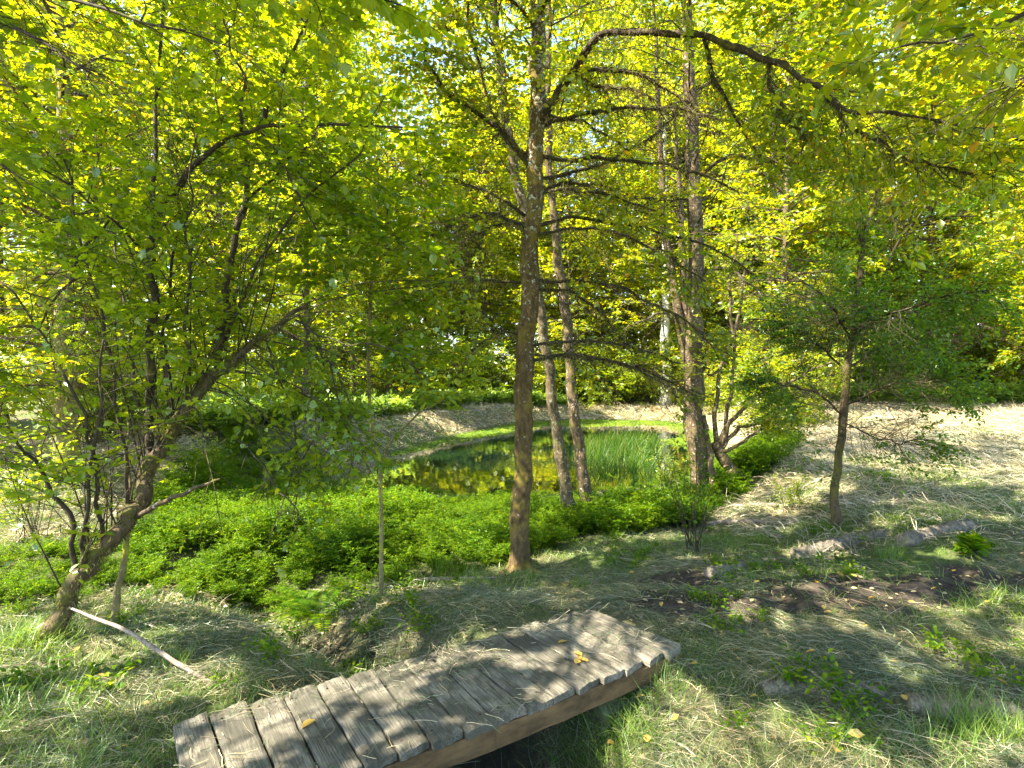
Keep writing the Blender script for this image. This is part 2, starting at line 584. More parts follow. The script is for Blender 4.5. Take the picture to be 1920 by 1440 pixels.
def wood_plank_mat():
    m, nt, out = mat('weathered_wood')
    oi = N_(nt, "ObjectInfo")
    tc = N_(nt, "TexCoord")
    add = N_(nt, "VectorMath", operation='ADD')
    nt.links.new(tc.outputs["Object"], add.inputs[0])
    sc_ = N_(nt, "VectorMath", operation='SCALE'); sc_.inputs[0].default_value = (13, 7, 5)
    nt.links.new(oi.outputs["Random"], sc_.inputs["Scale"]); nt.links.new(sc_.outputs[0], add.inputs[1])
    mp = N_(nt, "Mapping"); mp.inputs["Scale"].default_value = (70, 3.5, 70)
    nt.links.new(add.outputs[0], mp.inputs[0])
    g1 = noise(nt, 1.0, 6, .7, mp.outputs[0], .12)
    mp2 = N_(nt, "Mapping"); mp2.inputs["Scale"].default_value = (190, 7, 190)
    nt.links.new(add.outputs[0], mp2.inputs[0])
    g2 = noise(nt, 1.0, 4, .6, mp2.outputs[0], .1)
    c = ramp(nt, g1, [(.28, (.02, .018, .012)), (.45, (.085, .078, .052)), (.62, (.22, .20, .15)), (.8, (.42, .38, .31))])
    c = mix(nt, .55, c, ramp(nt, g2, [(.35, (.055, .044, .03)), (.6, (.33, .28, .215))]))
    big = noise(nt, 5, 5, .65, add.outputs[0], .5)
    dm = ramp(nt, big, [(.44, (0, 0, 0)), (.56, (1, 1, 1))])
    dmf = N_(nt, "Math", operation='MULTIPLY'); dmf.inputs[1].default_value = .72
    nt.links.new(dm, dmf.inputs[0])
    c = mix(nt, dmf.outputs[0], c, (.062, .056, .038))
    per = ramp(nt, oi.outputs["Random"], [(0, (.55, .57, .56)), (1, (.95, .95, .94))])
    c = mix(nt, 1.0, c, per, 'MULTIPLY')
    b = N_(nt, "BsdfPrincipled"); b.inputs["Roughness"].default_value = .85; b.inputs["Specular IOR Level"].default_value = .25
    nt.links.new(c, b.inputs["Base Color"])
    bp = N_(nt, "Bump"); bp.inputs["Strength"].default_value = .7; bp.inputs["Distance"].default_value = .004
    nt.links.new(mix(nt, .45, g1, g2), bp.inputs["Height"]); nt.links.new(bp.outputs[0], b.inputs["Normal"])
    nt.links.new(b.outputs[0], out.inputs[0])
    return m


M['plank'] = wood_plank_mat()


def simple_rough(name, c0, c1, scale, stretch=(1, 1, 1), bump=.01, rough=.9):
    m, nt, out = mat(name)
    co = coord(nt, stretch)
    n = noise(nt, scale, 6, .65, co)
    b = N_(nt, "BsdfPrincipled"); b.inputs["Roughness"].default_value = rough; b.inputs["Specular IOR Level"].default_value = .2
    nt.links.new(ramp(nt, n, [(.3, c0), (.7, c1)]), b.inputs["Base Color"])
    bp = N_(nt, "Bump"); bp.inputs["Strength"].default_value = .8; bp.inputs["Distance"].default_value = bump
    nt.links.new(n, bp.inputs["Height"]); nt.links.new(bp.outputs[0], b.inputs["Normal"])
    nt.links.new(b.outputs[0], out.inputs[0])
    return m


M['beam'] = simple_rough('stained_beam', (.04, .026, .011), (.17, .10, .042), 14, (.4, 1, 1), .005)
M['dead_wood'] = simple_rough('dead_wood', (.10, .075, .055), (.30, .235, .18), 30, (1, 1, 1), .008)
M['log_bark'] = simple_rough('log_bark', (.05, .04, .028), (.21, .18, .13), 22, (1, 1, 1), .012)
M['block'] = simple_rough('mossy_block', (.03, .03, .015), (.13, .14, .06), 12, (1, 1, 1), .02)
M['stone'] = simple_rough('stone', (.06, .06, .045), (.20, .19, .15), 12, (1, 1, 1), .01)


def ground_mat():
    m, nt, out = mat('woodland_floor')
    co = coord(nt)
    a_s = N_(nt, "Attribute"); a_s.attribute_name = "soil"
    a_l = N_(nt, "Attribute"); a_l.attribute_name = "leafy"
    a_m = N_(nt, "Attribute"); a_m.attribute_name = "mud"
    n1 = noise(nt, 9, 8, .75, co, 1.2)
    n2 = noise(nt, 60, 5, .7, co, 2.0)
    big = noise(nt, .9, 4, .6, co)
    straw = ramp(nt, mix(nt, .5, n1, n2), [(.36, (.03, .03, .014)), (.52, (.12, .11, .055)), (.68, (.36, .30, .19))])
    green = ramp(nt, n2, [(.35, (.03, .05, .01)), (.65, (.11, .15, .035))])
    gm = ramp(nt, big, [(.46, (0, 0, 0)), (.6, (1, 1, 1))])
    c = mix(nt, gm, straw, green)
    leafy = ramp(nt, n2, [(.3, (.03, .035, .012)), (.7, (.12, .13, .05))])
    c = mix(nt, a_l.outputs["Fac"], c, leafy)
    soil = ramp(nt, n1, [(.35, (.022, .017, .013)), (.7, (.10, .075, .055))])
    sm = N_(nt, "Math", operation='MULTIPLY_ADD'); sm.inputs[1].default_value = 1.3; sm.inputs[2].default_value = -.5
    nt.links.new(n1, sm.inputs[0])
    sa = N_(nt, "Math", operation='ADD', use_clamp=True); nt.links.new(sm.outputs[0], sa.inputs[0]); nt.links.new(a_s.outputs["Fac"], sa.inputs[1])
    sx = N_(nt, "Math", operation='MULTIPLY'); nt.links.new(sa.outputs[0], sx.inputs[0]); nt.links.new(a_s.outputs["Fac"], sx.inputs[1])
    c = mix(nt, sx.outputs[0], c, soil)
    c = mix(nt, a_m.outputs["Fac"], c, ramp(nt, n1, [(.3, (.02, .02, .012)), (.7, (.06, .055, .03))]))
    b = N_(nt, "BsdfPrincipled"); b.inputs["Roughness"].default_value = .95; b.inputs["Specular IOR Level"].default_value = .15
    nt.links.new(c, b.inputs["Base Color"])
    bp = N_(nt, "Bump"); bp.inputs["Strength"].default_value = 1; bp.inputs["Distance"].default_value = .03
    nt.links.new(mix(nt, .5, n1, n2), bp.inputs["Height"]); nt.links.new(bp.outputs[0], b.inputs["Normal"])
    nt.links.new(b.outputs[0], out.inputs[0])
    return m


M['ground'] = ground_mat()


def water_mat():
    m, nt, out = mat('pond_water')
    co = coord(nt, (1, .45, 1))
    b = N_(nt, "BsdfPrincipled")
    b.inputs["Base Color"].default_value = (.003, .011, .010, 1)
    b.inputs["Roughness"].default_value = .02
    b.inputs["IOR"].default_value = 4.2
    b.inputs["Specular IOR Level"].default_value = 1.0
    bp = N_(nt, "Bump"); bp.inputs["Strength"].default_value = .25; bp.inputs["Distance"].default_value = .012
    nt.links.new(noise(nt, 5.5, 3, .5, co), bp.inputs["Height"]); nt.links.new(bp.outputs[0], b.inputs["Normal"])
    nt.links.new(b.outputs[0], out.inputs[0])
    return m


M['water'] = water_mat()
# ------------------------------------------------------------------ region masks
def sdf(x, y, P):
    P = np.asarray(P, float)
    d = poly_dist(x, y, np.vstack([P, P[:1]]))
    inside = np.zeros(np.shape(x), bool)
    for i in range(len(P)):
        ax, ay = P[i]; bx, by = P[(i + 1) % len(P)]
        inside ^= ((ay > y) != (by > y)) & (x < (bx - ax) * (y - ay) / (by - ay + 1e-12) + ax)
    return np.where(inside, -d, d)


COVER = [(-4.9, 3.5), (-3.5, 3.9), (-2.9, 4.5), (-2.2, 5.2), (-0.9, 5.6), (-0.3, 5.9), (0.3, 6.3), (.8, 6.9), (1.3, 7.4), (2.6, 8.3), (3.4, 9.2), (5, 10.2), (6.6, 13), (7.2, 16), (5.6, 16),
         (4.3, 13.8), (2.7, 12.6), (0.4, 12.3), (-1.25, 12.3), (-3.1, 12.9), (-4.6, 14.0), (-4.9, 15.4), (-7.0, 15.6), (-7.0, 13), (-6.2, 10.5), (-5.1, 8.2), (-4.4, 6.6), (-4.6, 5.2), (-5.6, 4.4)]


def cover(x, y):
    return sstep(.25, -.35, sdf(x, y, COVER) + .7 * (vnoise(x * 1.5, y * 1.5, 31) - .5))


def soil(x, y):
    a = ((x - 2.55) / 1.5) ** 2 + ((y - 4.35 - .1 * (x - 2.5)) / .55) ** 2
    b = ((x - 3.9) / .9) ** 2 + ((y - 4.6) / .4) ** 2
    c = ((x - 1.6) / .5) ** 2 + ((y - 4.9) / .3) ** 2
    a = np.minimum(np.minimum(a, b), c) + 2.6 * (fbm(x * 2.6, y * 3.4, 4, 41) - .5)
    return sstep(1.15, .6, a)


def litter_m(x, y):   # bare leaf litter in the hollow
    a = ((x + 1.9) / 1.7) ** 2 + ((y - 4.75) / .75) ** 2 + 1.0 * (fbm(x * 2.5, y * 2.5, 3, 43) - .5)
    return sstep(1.2, .6, a)


for u_, v_, r_ in ((1390, 1385, .34), (1270, 1350, .22), (1180, 1420, .2), (1020, 1112, .20), (1060, 1110, .15), (600, 1310, .2), (520, 1350, .15), (700, 1350, .15), (500, 1430, .15), (870, 1280, .2), (950, 1300, .16), (1010, 1200, .15), (1090, 1280, .1),
                   (330, 1278, .26), (430, 1290, .18), (740, 1225, .26), (880, 1180, .14), (1700, 1100, .16), (1600, 1085, .12), (1850, 1110, .2), (200, 1250, .2), (470, 1160, .3), (560, 1120, .2), (1500, 950, .4), (1700, 960, .5), (1850, 900, .8), (1600, 860, .8),
                   (100, 950, .7), (30, 900, .9), (420, 1000, .3), (700, 960, .5), (1230, 950, .3), (1500, 1420, .3), (1700, 1250, .15)):
    p_ = G(u_, v_); GAPS.append((float(p_ @ E1), float(p_ @ E2), r_))
CARVE[0] = True

# ------------------------------------------------------------------ ground sheet
def axis(lo, f0, f1, hi, fine, mid0, mid1, mid):
    a = list(np.arange(f0, f1, fine))
    l = list(np.arange(mid0, f0, mid)); r = list(np.arange(f1, mid1, mid))
    lo_ = [mid0 - 1.2 * (1.25 ** k - 1) / .25 for k in range(1, 22)]; hi_ = [mid1 + 1.2 * (1.25 ** k - 1) / .25 for k in range(1, 22)]
    return np.array(sorted(set(np.round(lo_ + l + a + r + hi_, 4))))


gx = axis(0, -5.2, 6.4, 0, .035, -14, 24, .16)
gy = axis(0, 1.0, 7.5, 0, .035, -3, 31, .16)
X, Y = np.meshgrid(gx, gy)
Z = gh(X.ravel(), Y.ravel())
nx, ny = len(gx), len(gy)
i = (np.arange(ny - 1)[:, None] * nx + np.arange(nx - 1)[None, :])
q = np.stack([i, i + 1, i + nx + 1, i + nx], -1).reshape(-1, 4)
xs, ys = X.ravel(), Y.ravel()
ditch_m = np.maximum(sstep(.38, .15, poly_dist(xs, ys, DITCH)) * sstep(5.5, 4.2, ys), np.exp(-(((xs - .05) * .8 + (ys - 2.62) * .6) / .6) ** 2 - (((xs - .05) * .6 - (ys - 2.62) * .8) / .26) ** 2))
me = mesh_from("ground", np.stack([xs, ys, Z], -1), np.full(len(q), 4), q, M['ground'], True,
               {"soil": soil(xs, ys), "leafy": np.maximum(cover(xs, ys), .5 * litter_m(xs, ys)), "mud": np.clip(ditch_m + sstep(.25, -.1, pond_sdf(xs, ys)), 0, 1)})
tag(link("ground", me), kind="structure")

# water
P = [(-5.4, 13.6), (-3.6, 11.6), (3.2, 11.0), (5.6, 12.6), (8.6, 18), (10, 25), (8.2, 28.6), (3.7, 29.2), (-1.0, 27.5), (-3.4, 22), (-4.9, 17)]
me = mesh_from("pond_water", [(a, b, WATER_Z) for a, b in P], [len(P)], list(range(len(P))), M['water'])
tag(link("pond_water", me), kind="structure")

CARVE[0] = False
# pond weed along the far and left margins
g = np.random.default_rng(5)
n = 60000
x = g.uniform(-5, 9, n); y = g.uniform(13, 28.5, n)
s = pond_sdf(x, y)
far_edge = sstep(15.5, 20, y)
width = 1.5 * far_edge * (0.35 + 1.3 * vnoise(x * .6, y * .6, 77)) + 1.3 * sstep(22, 27, y)
k = (s < .05) & (-s < width * (.3 + .9 * g.random(n)))
x, y = x[k], y[k]
A = np.stack([np.cos(t := g.uniform(0, 6.28, len(x))), np.sin(t), 0 * t], -1)
V, S, L = leaves(np.stack([x, y, np.full(len(x), WATER_Z + .006) + g.uniform(0, .012, len(x))], -1), A, np.array([[0, 0, 1.0]]) + g.normal(0, .08, (len(x), 3)), g.uniform(.06, .16, len(x)), LEAF_SIMPLE)
a = Acc(); a.add(V, S, L)
tag(a.build("pond_weed", M['leaf_grass']), "pale green weed floating along the far margins of the pond", "pond weed", kind="stuff")

# ------------------------------------------------------------------ footbridge
ua = np.array([(1108, 1140), (1086, 1147), (1046, 1156), (1008, 1164), (970, 1175), (934, 1186), (892, 1197), (846, 1210), (803, 1223), (757, 1238), (699, 1253), (647, 1267), (589, 1281), (527, 1297), (465, 1316), (390, 1336), (319, 1353)], float)
la = np.array([(1283, 1209), (1249, 1222), (1211, 1236), (1170, 1252), (1130, 1270), (1083, 1287), (1036, 1305), (988, 1325), (932, 1348), (873, 1370), (811, 1391), (749, 1412), (682, 1435), (610, 1461), (535, 1490), (450, 1519), (360, 1546)], float)
axu = np.array([-0.857, -0.515]); ap = np.array([.515, -.857]); bang = math.atan2(axu[1], axu[0])
DECK = 0.1


def deckpt(u, v):
    p = W(u, v, 1.0); d = (DECK - CAMZ) / (p[2] - CAMZ)
    return np.array([p[0] * d, d])


bridge = thing("footbridge", (-.28, 3.17, 0), "weathered grey plank footbridge crossing the small ditch in the mown grass", "footbridge")
bor = np.array([-.28, 3.17, 0])
pu = np.array([deckpt(u, v) for u, v in ua]); pl = np.array([deckpt(u, v) for u, v in la])
ts = np.array([(pu[0] + pl[0]) @ axu / 2, (pu[-1] + pl[-1]) @ axu / 2])


def deckuv(t, o):
    """t 0..1 along the footbridge, o 0..1 across it"""
    t = np.asarray(t) * 16; i = np.clip(t.astype(int), 0, 15); w = (t - i)[:, None]
    a = pu[i] * (1 - w) + pu[i + 1] * w; b = pl[i] * (1 - w) + pl[i + 1] * w
    o = np.asarray(o)[:, None]
    return a * (1 - o) + b * o


g = np.random.default_rng(11)
nail_m = simple_rough('rusty_nail', (.02, .012, .01), (.07, .035, .02), 90, (1, 1, 1), .001, .6)
th_ = np.arange(8) * math.pi / 4
rg = np.stack([.0045 * np.cos(th_), .0045 * np.sin(th_), np.zeros(8)], -1)
nail_me = mesh_from("nail_head", np.vstack([rg, rg - [0, 0, .006]]), [8] + [4] * 8, np.array(list(range(8)) + sum([[k, k + 8, (k + 1) % 8 + 8, (k + 1) % 8] for k in range(8)], [])), nail_m)
for i in range(16):
    A0, A1, B0, B1 = pu[i], pu[i + 1], pl[i], pl[i + 1]
    c = (A0 + A1 + B0 + B1) / 4
    ydir = nrm((B0 + B1) / 2 - (A0 + A1) / 2); xdir = np.array([ydir[1], -ydir[0]])
    if (A0 - A1) @ xdir < 0: xdir = -xdir
    gap = g.uniform(.004, .010) + (.005 if i > 9 else 0)
    nxs, nys = 9, 40
    uu = np.linspace(0, 1, nxs); vv = np.linspace(0, 1, nys)
    U, Vv = np.meshgrid(uu, vv)
    top_e = A1[None, None] * (1 - U[..., None]) + A0[None, None] * U[..., None]
    bot_e = B1[None, None] * (1 - U[..., None]) + B0[None, None] * U[..., None]
    e0, e1 = g.uniform(-.02, .012), g.uniform(-.012, .012)
    Vx = Vv * (1 + e1 + e0) - e0
    p2 = top_e * (1 - Vx[..., None]) + bot_e * Vx[..., None] - c
    xx = p2 @ xdir; yy = p2 @ ydir
    sgn = np.sign(U - .5)
    xx = xx - sgn * gap / 2 * (np.abs(U - .5) > .45) + sgn * .006 * (vnoise(Vv * 9, Vv * 0 + i * 3.1 + sgn, 3) - .5) * (np.abs(U - .5) > .45)
    end = np.abs(Vv - .5) > .495
    yy = yy + (vnoise(U * 5 + 30, U * 0 + i * 5.7, 8) - .5) * .008 * end * np.sign(Vv - .5) + (vnoise(U * 16, U * 0 + i * 2.7, 9) - .5) * .007 * end
    cup = -.003 * (2 * U - 1) ** 2 * (1 if i % 3 else -.6)
    wear = .006 * (vnoise(U * 6 + i * 9, Vv * 9, 12) - .5) + .004 * (vnoise(U * 14 + i * 9, Vv * 5, 13) - .5)
    bev = -.004 * (np.abs(U - .5) > .49) - .003 * end * (1 + 1.0 * vnoise(U * 9 + i, U * 0, 15))
    top = np.stack([xx, yy, cup + wear + bev], -1).reshape(-1, 3)
    bot = np.stack([xx, yy, 0 * xx - .040], -1).reshape(-1, 3)
    I = (np.arange(nys - 1)[:, None] * nxs + np.arange(nxs - 1)[None, :])
    q = np.stack([I, I + 1, I + nxs + 1, I + nxs], -1).reshape(-1, 4)
    nt_ = nxs * nys
    ring = list(range(nxs)) + [nxs - 1 + nxs * k for k in range(1, nys)] + [nt_ - 1 - k for k in range(1, nxs)] + [nxs * (nys - 1 - k) for k in range(1, nys - 1)]
    sd = [[ring[k], ring[k] + nt_, ring[(k + 1) % len(ring)] + nt_, ring[(k + 1) % len(ring)]] for k in range(len(ring))]
    allq = np.vstack([q, q[:, ::-1] + nt_, np.array(sd)])
    me = mesh_from("plank", np.vstack([top, bot]), np.full(len(allq), 4), allq, M['plank'])
    o = link("plank", me, bridge)
    o.location = (c[0] - bor[0], c[1] - bor[1], DECK + g.uniform(-.004, .004))
    o.rotation_euler = (g.uniform(-.004, .004), g.uniform(-.01, .01), math.atan2(ydir[1], ydir[0]) - math.pi / 2)
    wd = np.linalg.norm(A0 - A1); ln = np.linalg.norm((B0 + B1 - A0 - A1) / 2)
    for sy in (-.5, .5):
        for sx in (-.25, .25):
            nail = link("nail_head", nail_me, o)
            nail.location = (sx * wd + g.uniform(-.01, .01), sy * ln - np.sign(sy) * (.075 + g.uniform(-.008, .008)), .0012)


def box_mesh(name, L, w, h, m, bev=.006, seed=0, nz=.004):
    """box along x, irregular, bevelled by an octagonal section"""
    K = max(6, int(L / .06))
    xs_ = np.linspace(-L / 2, L / 2, K)
    b = bev
    sec = np.array([(-w / 2 + b, -h / 2), (w / 2 - b, -h / 2), (w / 2, -h / 2 + b), (w / 2, h / 2 - b), (w / 2 - b, h / 2), (-w / 2 + b, h / 2), (-w / 2, h / 2 - b), (-w / 2, -h / 2 + b)])
    V = np.array([[(x, s[0], s[1]) for s in sec] for x in xs_])
    V[..., 1] += nz * (vnoise(V[..., 0] * 9, V[..., 2] * 9, seed) - .5)
    V[..., 2] += nz * (vnoise(V[..., 0] * 9, V[..., 1] * 9, seed + 3) - .5)
    I = np.arange(K - 1)[:, None] * 8; s0 = np.arange(8)[None]; s1 = (s0 + 1) % 8
    q = np.stack([I + s0, I + s1, I + 8 + s1, I + 8 + s0], -1).reshape(-1, 4)
    caps = [list(range(7, -1, -1)), [(K - 1) * 8 + k for k in range(8)]]
    return mesh_from(name, V.reshape(-1, 3), [4] * len(q) + [8, 8], list(q.ravel()) + caps[0] + caps[1], m)


for k, ofs in enumerate((.962, .12)):
    for (ta, tb) in ((.012, .50), (.5, .985)):
        a_, b_ = deckuv([ta], [ofs])[0], deckuv([tb], [ofs])[0]
        c = (a_ + b_) / 2; dv = b_ - a_
        sh = 0
        o = link("beam", box_mesh("beam", float(np.linalg.norm(dv)), .042, .105, M['beam'], seed=k, nz=.007), bridge)
        nv = nrm(np.array([dv[1], -dv[0]]))
        o.location = (c[0] - bor[0] + nv[0] * sh * 2, c[1] - bor[1] + nv[1] * sh * 2, DECK - .044 - .056)
        o.rotation_euler = (0, 0, math.atan2(dv[1], dv[0]))
for t_, o_ in ((.20, .80), (.95, .7)):
    c = deckuv([t_], [o_])[0]
    o = link("support_block", box_mesh("support_block", .20, .22, .38, M['block'], .035, 4, .05), bridge)
    o.location = (c[0] - bor[0], c[1] - bor[1], -.275)
    o.rotation_euler = (0, 0, bang + .2)


# ------------------------------------------------------------------ trees
class Tree:
    def __init__(s, name, base, label, cat="tree", group=None):
        s.base = np.asarray(base, float)
        s.root = thing(name, s.base, label, cat, group)

    def tube(s, part, lines, m, sides=14, rough=.09, seed=1, parent=None, relief=0.0, dens=1):
        a = Acc()
        for P, r in lines:
            if dens > 1:
                q = spline(np.column_stack([P, r]), len(P) * dens); P, r = q[:, :3], q[:, 3]
            a.add(*tubes(P[None], r[None], sides, rough, seed, relief=relief))
        o = a.build(part, m, parent or s.root, True, origin=s.base)
        return o

    def twigs(s, part, Ps, m, sides=3):
        a = Acc()
        for P, r0, r1 in Ps:
            K = P.shape[1]
            r0 = np.broadcast_to(np.asarray(r0, float), (len(P),))
            rr = r0[:, None] * np.linspace(1, 1, K)[None] + (r1 - r0)[:, None] * np.linspace(0, 1, K)[None] ** .8
            a.add(*tubes(P, rr, sides, 0, cap=False))
        return a.build(part, m, s.root, True, origin=s.base)

    def crown(s, mats, chunks, part="crown"):
        a = Acc()
        for c in chunks: a.add(*c)
        return a.build(part, mats, s.root, False, origin=s.base)


def ramify(P1, g, per2, L2, per3, L3, ang2=1.0, ang3=.75, drop2=-.02, drop3=-.03, t20=.15, planar=.75, wob=.14, lvar=.35):
    q, d, t = offshoots(P1, per2, t20, 1.0, ang2, g, planar)
    L = L2 * (1 - .55 * t) * (1 + lvar * (g.random(len(q)) * 2 - 1))
    P2 = grow(q, d, L, 6, wob, np.array([0, 0, drop2]), g)
    q, d, t = offshoots(P2, per3, .1, 1.0, ang3, g, .85)
    L = L3 * (1 - .4 * t) * (1 + lvar * (g.random(len(q)) * 2 - 1))
    P3 = grow(q, d, L, 5, wob, np.array([0, 0, drop3]), g)
    return P2, P3


def flare(P, r, h=.25, amt=.5):
    z = P[:, 2] - P[0, 2]
    return r * (1 + amt * np.exp(-(z / h) ** 1.2 * 2.2))


def moss_tufts(lines, n, g, Lm=.035):
    """hanging tufts along branches: lines [(P,r)]"""
    out = []
    for P, r in lines:
        t = g.random((1, n)) * .95
        Q, T = at(P[None], t)
        Q, T = Q[0], T[0]
        rr = np.interp(t[0] * (len(r) - 1), np.arange(len(r)), r)
        rd = nrm(g.normal(0, 1, (n, 3)) - np.array([0, 0, .35])); rd = nrm(rd - (rd * T).sum(1, keepdims=True) * T)
        Q = Q + rd * rr[:, None] * .9
        K = 3
        Pm = grow(Q, rd + g.normal(0, .4, (n, 3)) - np.array([0, 0, .5]), Lm * (.4 + 1.3 * g.random(n)), K, .35, np.array([0, 0, -.3]), g)
        w = np.array([.0028, .0022, .0006])[None] * (.7 + .8 * g.random((n, 1)))
        out.append(ribbons(Pm, w, nrm(g.normal(0, 1, (n, 3)))))
    return out


def base_key(u, v, w):
    b = G(u, v)
    return b


CARVE[0] = True
# ---- the tall lichen-covered tree in the middle
g = np.random.default_rng(101)
b = G(975, 1068); D1 = b[1]
tr = Tree("alder_tree", b, "tall mossy trunk with pale lichen patches rising alone behind the footbridge", "tree")
KT = [(975, 1075, D1, 38), (976, 1000, D1, 35), (981, 850, D1, 33), (985, 700, D1, 34), (992, 560, D1, 32), (998, 420, D1, 31), (1003, 300, D1, 30), (1005, 150, D1, 28), (1008, 40, D1, 28), (1012, -300, D1, 25), (1020, -800, D1, 18)]
P, r = pxline(KT, 70, .05, 3)
r = flare(P, r, .16, .7); P[0, 2] -= .12
tr.tube("trunk", [(P, r)], M['bark_main'], 44, .06, 5, relief=.016, dens=5)
T1P = P
for k_ in range(6):
    a_ = k_ * 1.05 + g.uniform(-.2, .2); dx_, dy_ = math.cos(a_), math.sin(a_)
    L_ = g.uniform(.16, .30)
    kx_ = []
    for f_, rr_ in ((.03, .045), (.10, .04), (.5 * L_ + .08, .028), (L_ + .08, .014)):
        qx, qy = b[0] + dx_ * f_, b[1] + dy_ * f_
        kx_.append([qx, qy, float(gh(qx, qy)) + (.15 if f_ < .05 else .055 if f_ < .11 else .012 if rr_ > .02 else -.02), rr_])
    rt_ = spline(np.array(kx_), 12)
    tr.tube("root", [(rt_[:, :3], rt_[:, 3])], M['bark_main'], 12, .1, k_, relief=.01, dens=2)
branch_px = [
    # arching limb and its fork
    ([(1002, 262, 5.0, 15), (1030, 200, 4.9, 15), (1075, 135, 4.8, 14), (1112, 85, 4.6, 13), (1145, 60, 4.5, 12), (1200, 56, 4.3, 12), (1260, 66, 4.15, 12), (1320, 70, 4.0, 12), (1390, 95, 3.85, 12), (1445, 112, 3.75, 11), (1500, 145, 3.6, 10), (1555, 185, 3.5, 9), (1600, 215, 3.4, 7), (1660, 215, 3.3, 6), (1740, 225, 3.2, 5), (1820, 243, 3.1, 5), (1960, 270, 2.9, 4)], 48, 1),
    ([(1545, 178, 3.5, 7), (1590, 222, 3.5, 6), (1650, 266, 3.5, 6), (1720, 300, 3.5, 5), (1800, 322, 3.5, 4), (1870, 335, 3.5, 2.5)], 20, 1),
    ([(1320, 72, 4.0, 8), (1335, 130, 4.1, 8), (1362, 192, 4.2, 6), (1400, 260, 4.3, 4), (1460, 320, 4.4, 3)], 16, 1),
    ([(1440, 110, 3.8, 7), (1452, 160, 3.8, 6), (1475, 215, 3.8, 5), (1520, 265, 3.8, 3)], 14, 1),
    ([(1076, 133, 4.8, 6), (1160, 133, 4.8, 6), (1230, 155, 4.8, 5), (1290, 190, 4.8, 4), (1360, 225, 4.8, 2.5)], 18, 1),
    ([(1075, 140, 4.8, 5), (1120, 160, 4.7, 5), (1175, 162, 4.6, 4), (1230, 185, 4.5, 2.5)], 14, 1),
    ([(1010, 240, 5, 7), (1050, 225, 5, 7), (1110, 212, 4.9, 6), (1180, 205, 4.8, 6), (1260, 200, 4.7, 4), (1330, 215, 4.6, 3)], 20, 1),
    ([(1010, 292, 5, 7), (1080, 300, 5, 7), (1140, 298, 4.9, 6), (1220, 303, 4.8, 5), (1310, 322, 4.7, 4), (1400, 362, 4.6, 2.5)], 22, 1),
    ([(1015, 335, 5.1, 6), (1060, 325, 5.2, 6), (1130, 303, 5.4, 5), (1200, 268, 5.5, 4), (1262, 225, 5.6, 3)], 18, 1),
    ([(1010, 360, 5.1, 6), (1070, 345, 5.3, 6), (1140, 352, 5.5, 5), (1210, 372, 5.6, 4), (1290, 378, 5.7, 3)], 18, 1),
    ([(1005, 425, 5.1, 6), (1050, 414, 5.2, 6), (1110, 412, 5.3, 5), (1180, 425, 5.4, 5), (1250, 440, 5.5, 4), (1340, 468, 5.6, 3), (1430, 520, 5.7, 2)], 24, 1),
    ([(1005, 440, 5, 5), (1080, 430, 4.8, 5), (1150, 436, 4.6, 4), (1240, 470, 4.5, 3), (1320, 530, 4.4, 2)], 20, 1),
    ([(1000, 525, 5, 5), (1065, 528, 5, 5), (1120, 530, 4.9, 5), (1200, 556, 4.8, 4), (1280, 600, 4.7, 3), (1340, 660, 4.6, 2)], 20, 1),
    ([(990, 665, 5, 4), (1075, 668, 5, 4), (1150, 680, 5, 4), (1230, 700, 5, 3), (1310, 742, 5, 2)], 18, 1),
    ([(1000, 305, 5, 10), (983, 298, 5, 10), (958, 271, 5, 10), (930, 238, 4.9, 9), (894, 211, 4.9, 8), (850, 182, 4.8, 7), (820, 150, 4.7, 5), (800, 110, 4.6, 4), (790, 60, 4.5, 3)], 20, 1),
    ([(990, 290, 5, 5), (940, 250, 4.9, 5), (900, 120, 4.8, 4), (878, 50, 4.6, 4), (880, -20, 4.5, 3)], 14, 1),
    ([(985, 405, 5.1, 5), (930, 370, 5.1, 5), (880, 345, 5.2, 4), (820, 335, 5.3, 3), (760, 345, 5.4, 2)], 18, 0),
    ([(975, 530, 5.1, 4), (900, 522, 5.1, 4), (840, 530, 5.1, 3), (780, 545, 5.1, 2)], 16, 0),
    ([(1008, 60, 5.0, 8), (980, 20, 4.8, 6), (930, -10, 4.6, 5), (850, -20, 4.4, 4)], 12, 0),
    ([(1008, 30, 5.0, 9), (1050, -30, 4.6, 8), (1120, -70, 4.2, 7), (1220, -100, 3.8, 6), (1340, -110, 3.4, 4)], 14, 0),
    ([(1008, -20, 5.0, 9), (960, -120, 4.4, 8), (880, -200, 3.8, 7), (800, -260, 3.2, 4)], 12, 0),
    ([(700 + 290, 640, 5, 4), (950, 625, 5, 3), (900, 650, 5, 2.5), (850, 690, 4.9, 2)], 12, 0),
]
for i_ in range(8):
    s_ = 1 if i_ % 3 else -1
    v0 = g.uniform(180, 700); u0 = np.interp(v0, [0, 400, 1000], [1006, 998, 978])
    L_ = g.uniform(160, 340); dz_ = g.uniform(-.6, .9)
    rise_ = g.uniform(-40, 25); drop_ = g.uniform(30, 120)
    branch_px.append(([(u0, v0, 5, 6), (u0 + s_ * L_ * .33, v0 + rise_, 5 + dz_ * .33, 5.5), (u0 + s_ * L_ * .66, v0 + rise_ + drop_ * .3, 5 + dz_ * .66, 4), (u0 + s_ * L_, v0 + rise_ + drop_, 5 + dz_, 2.5)], 18, 1))
limbs = []
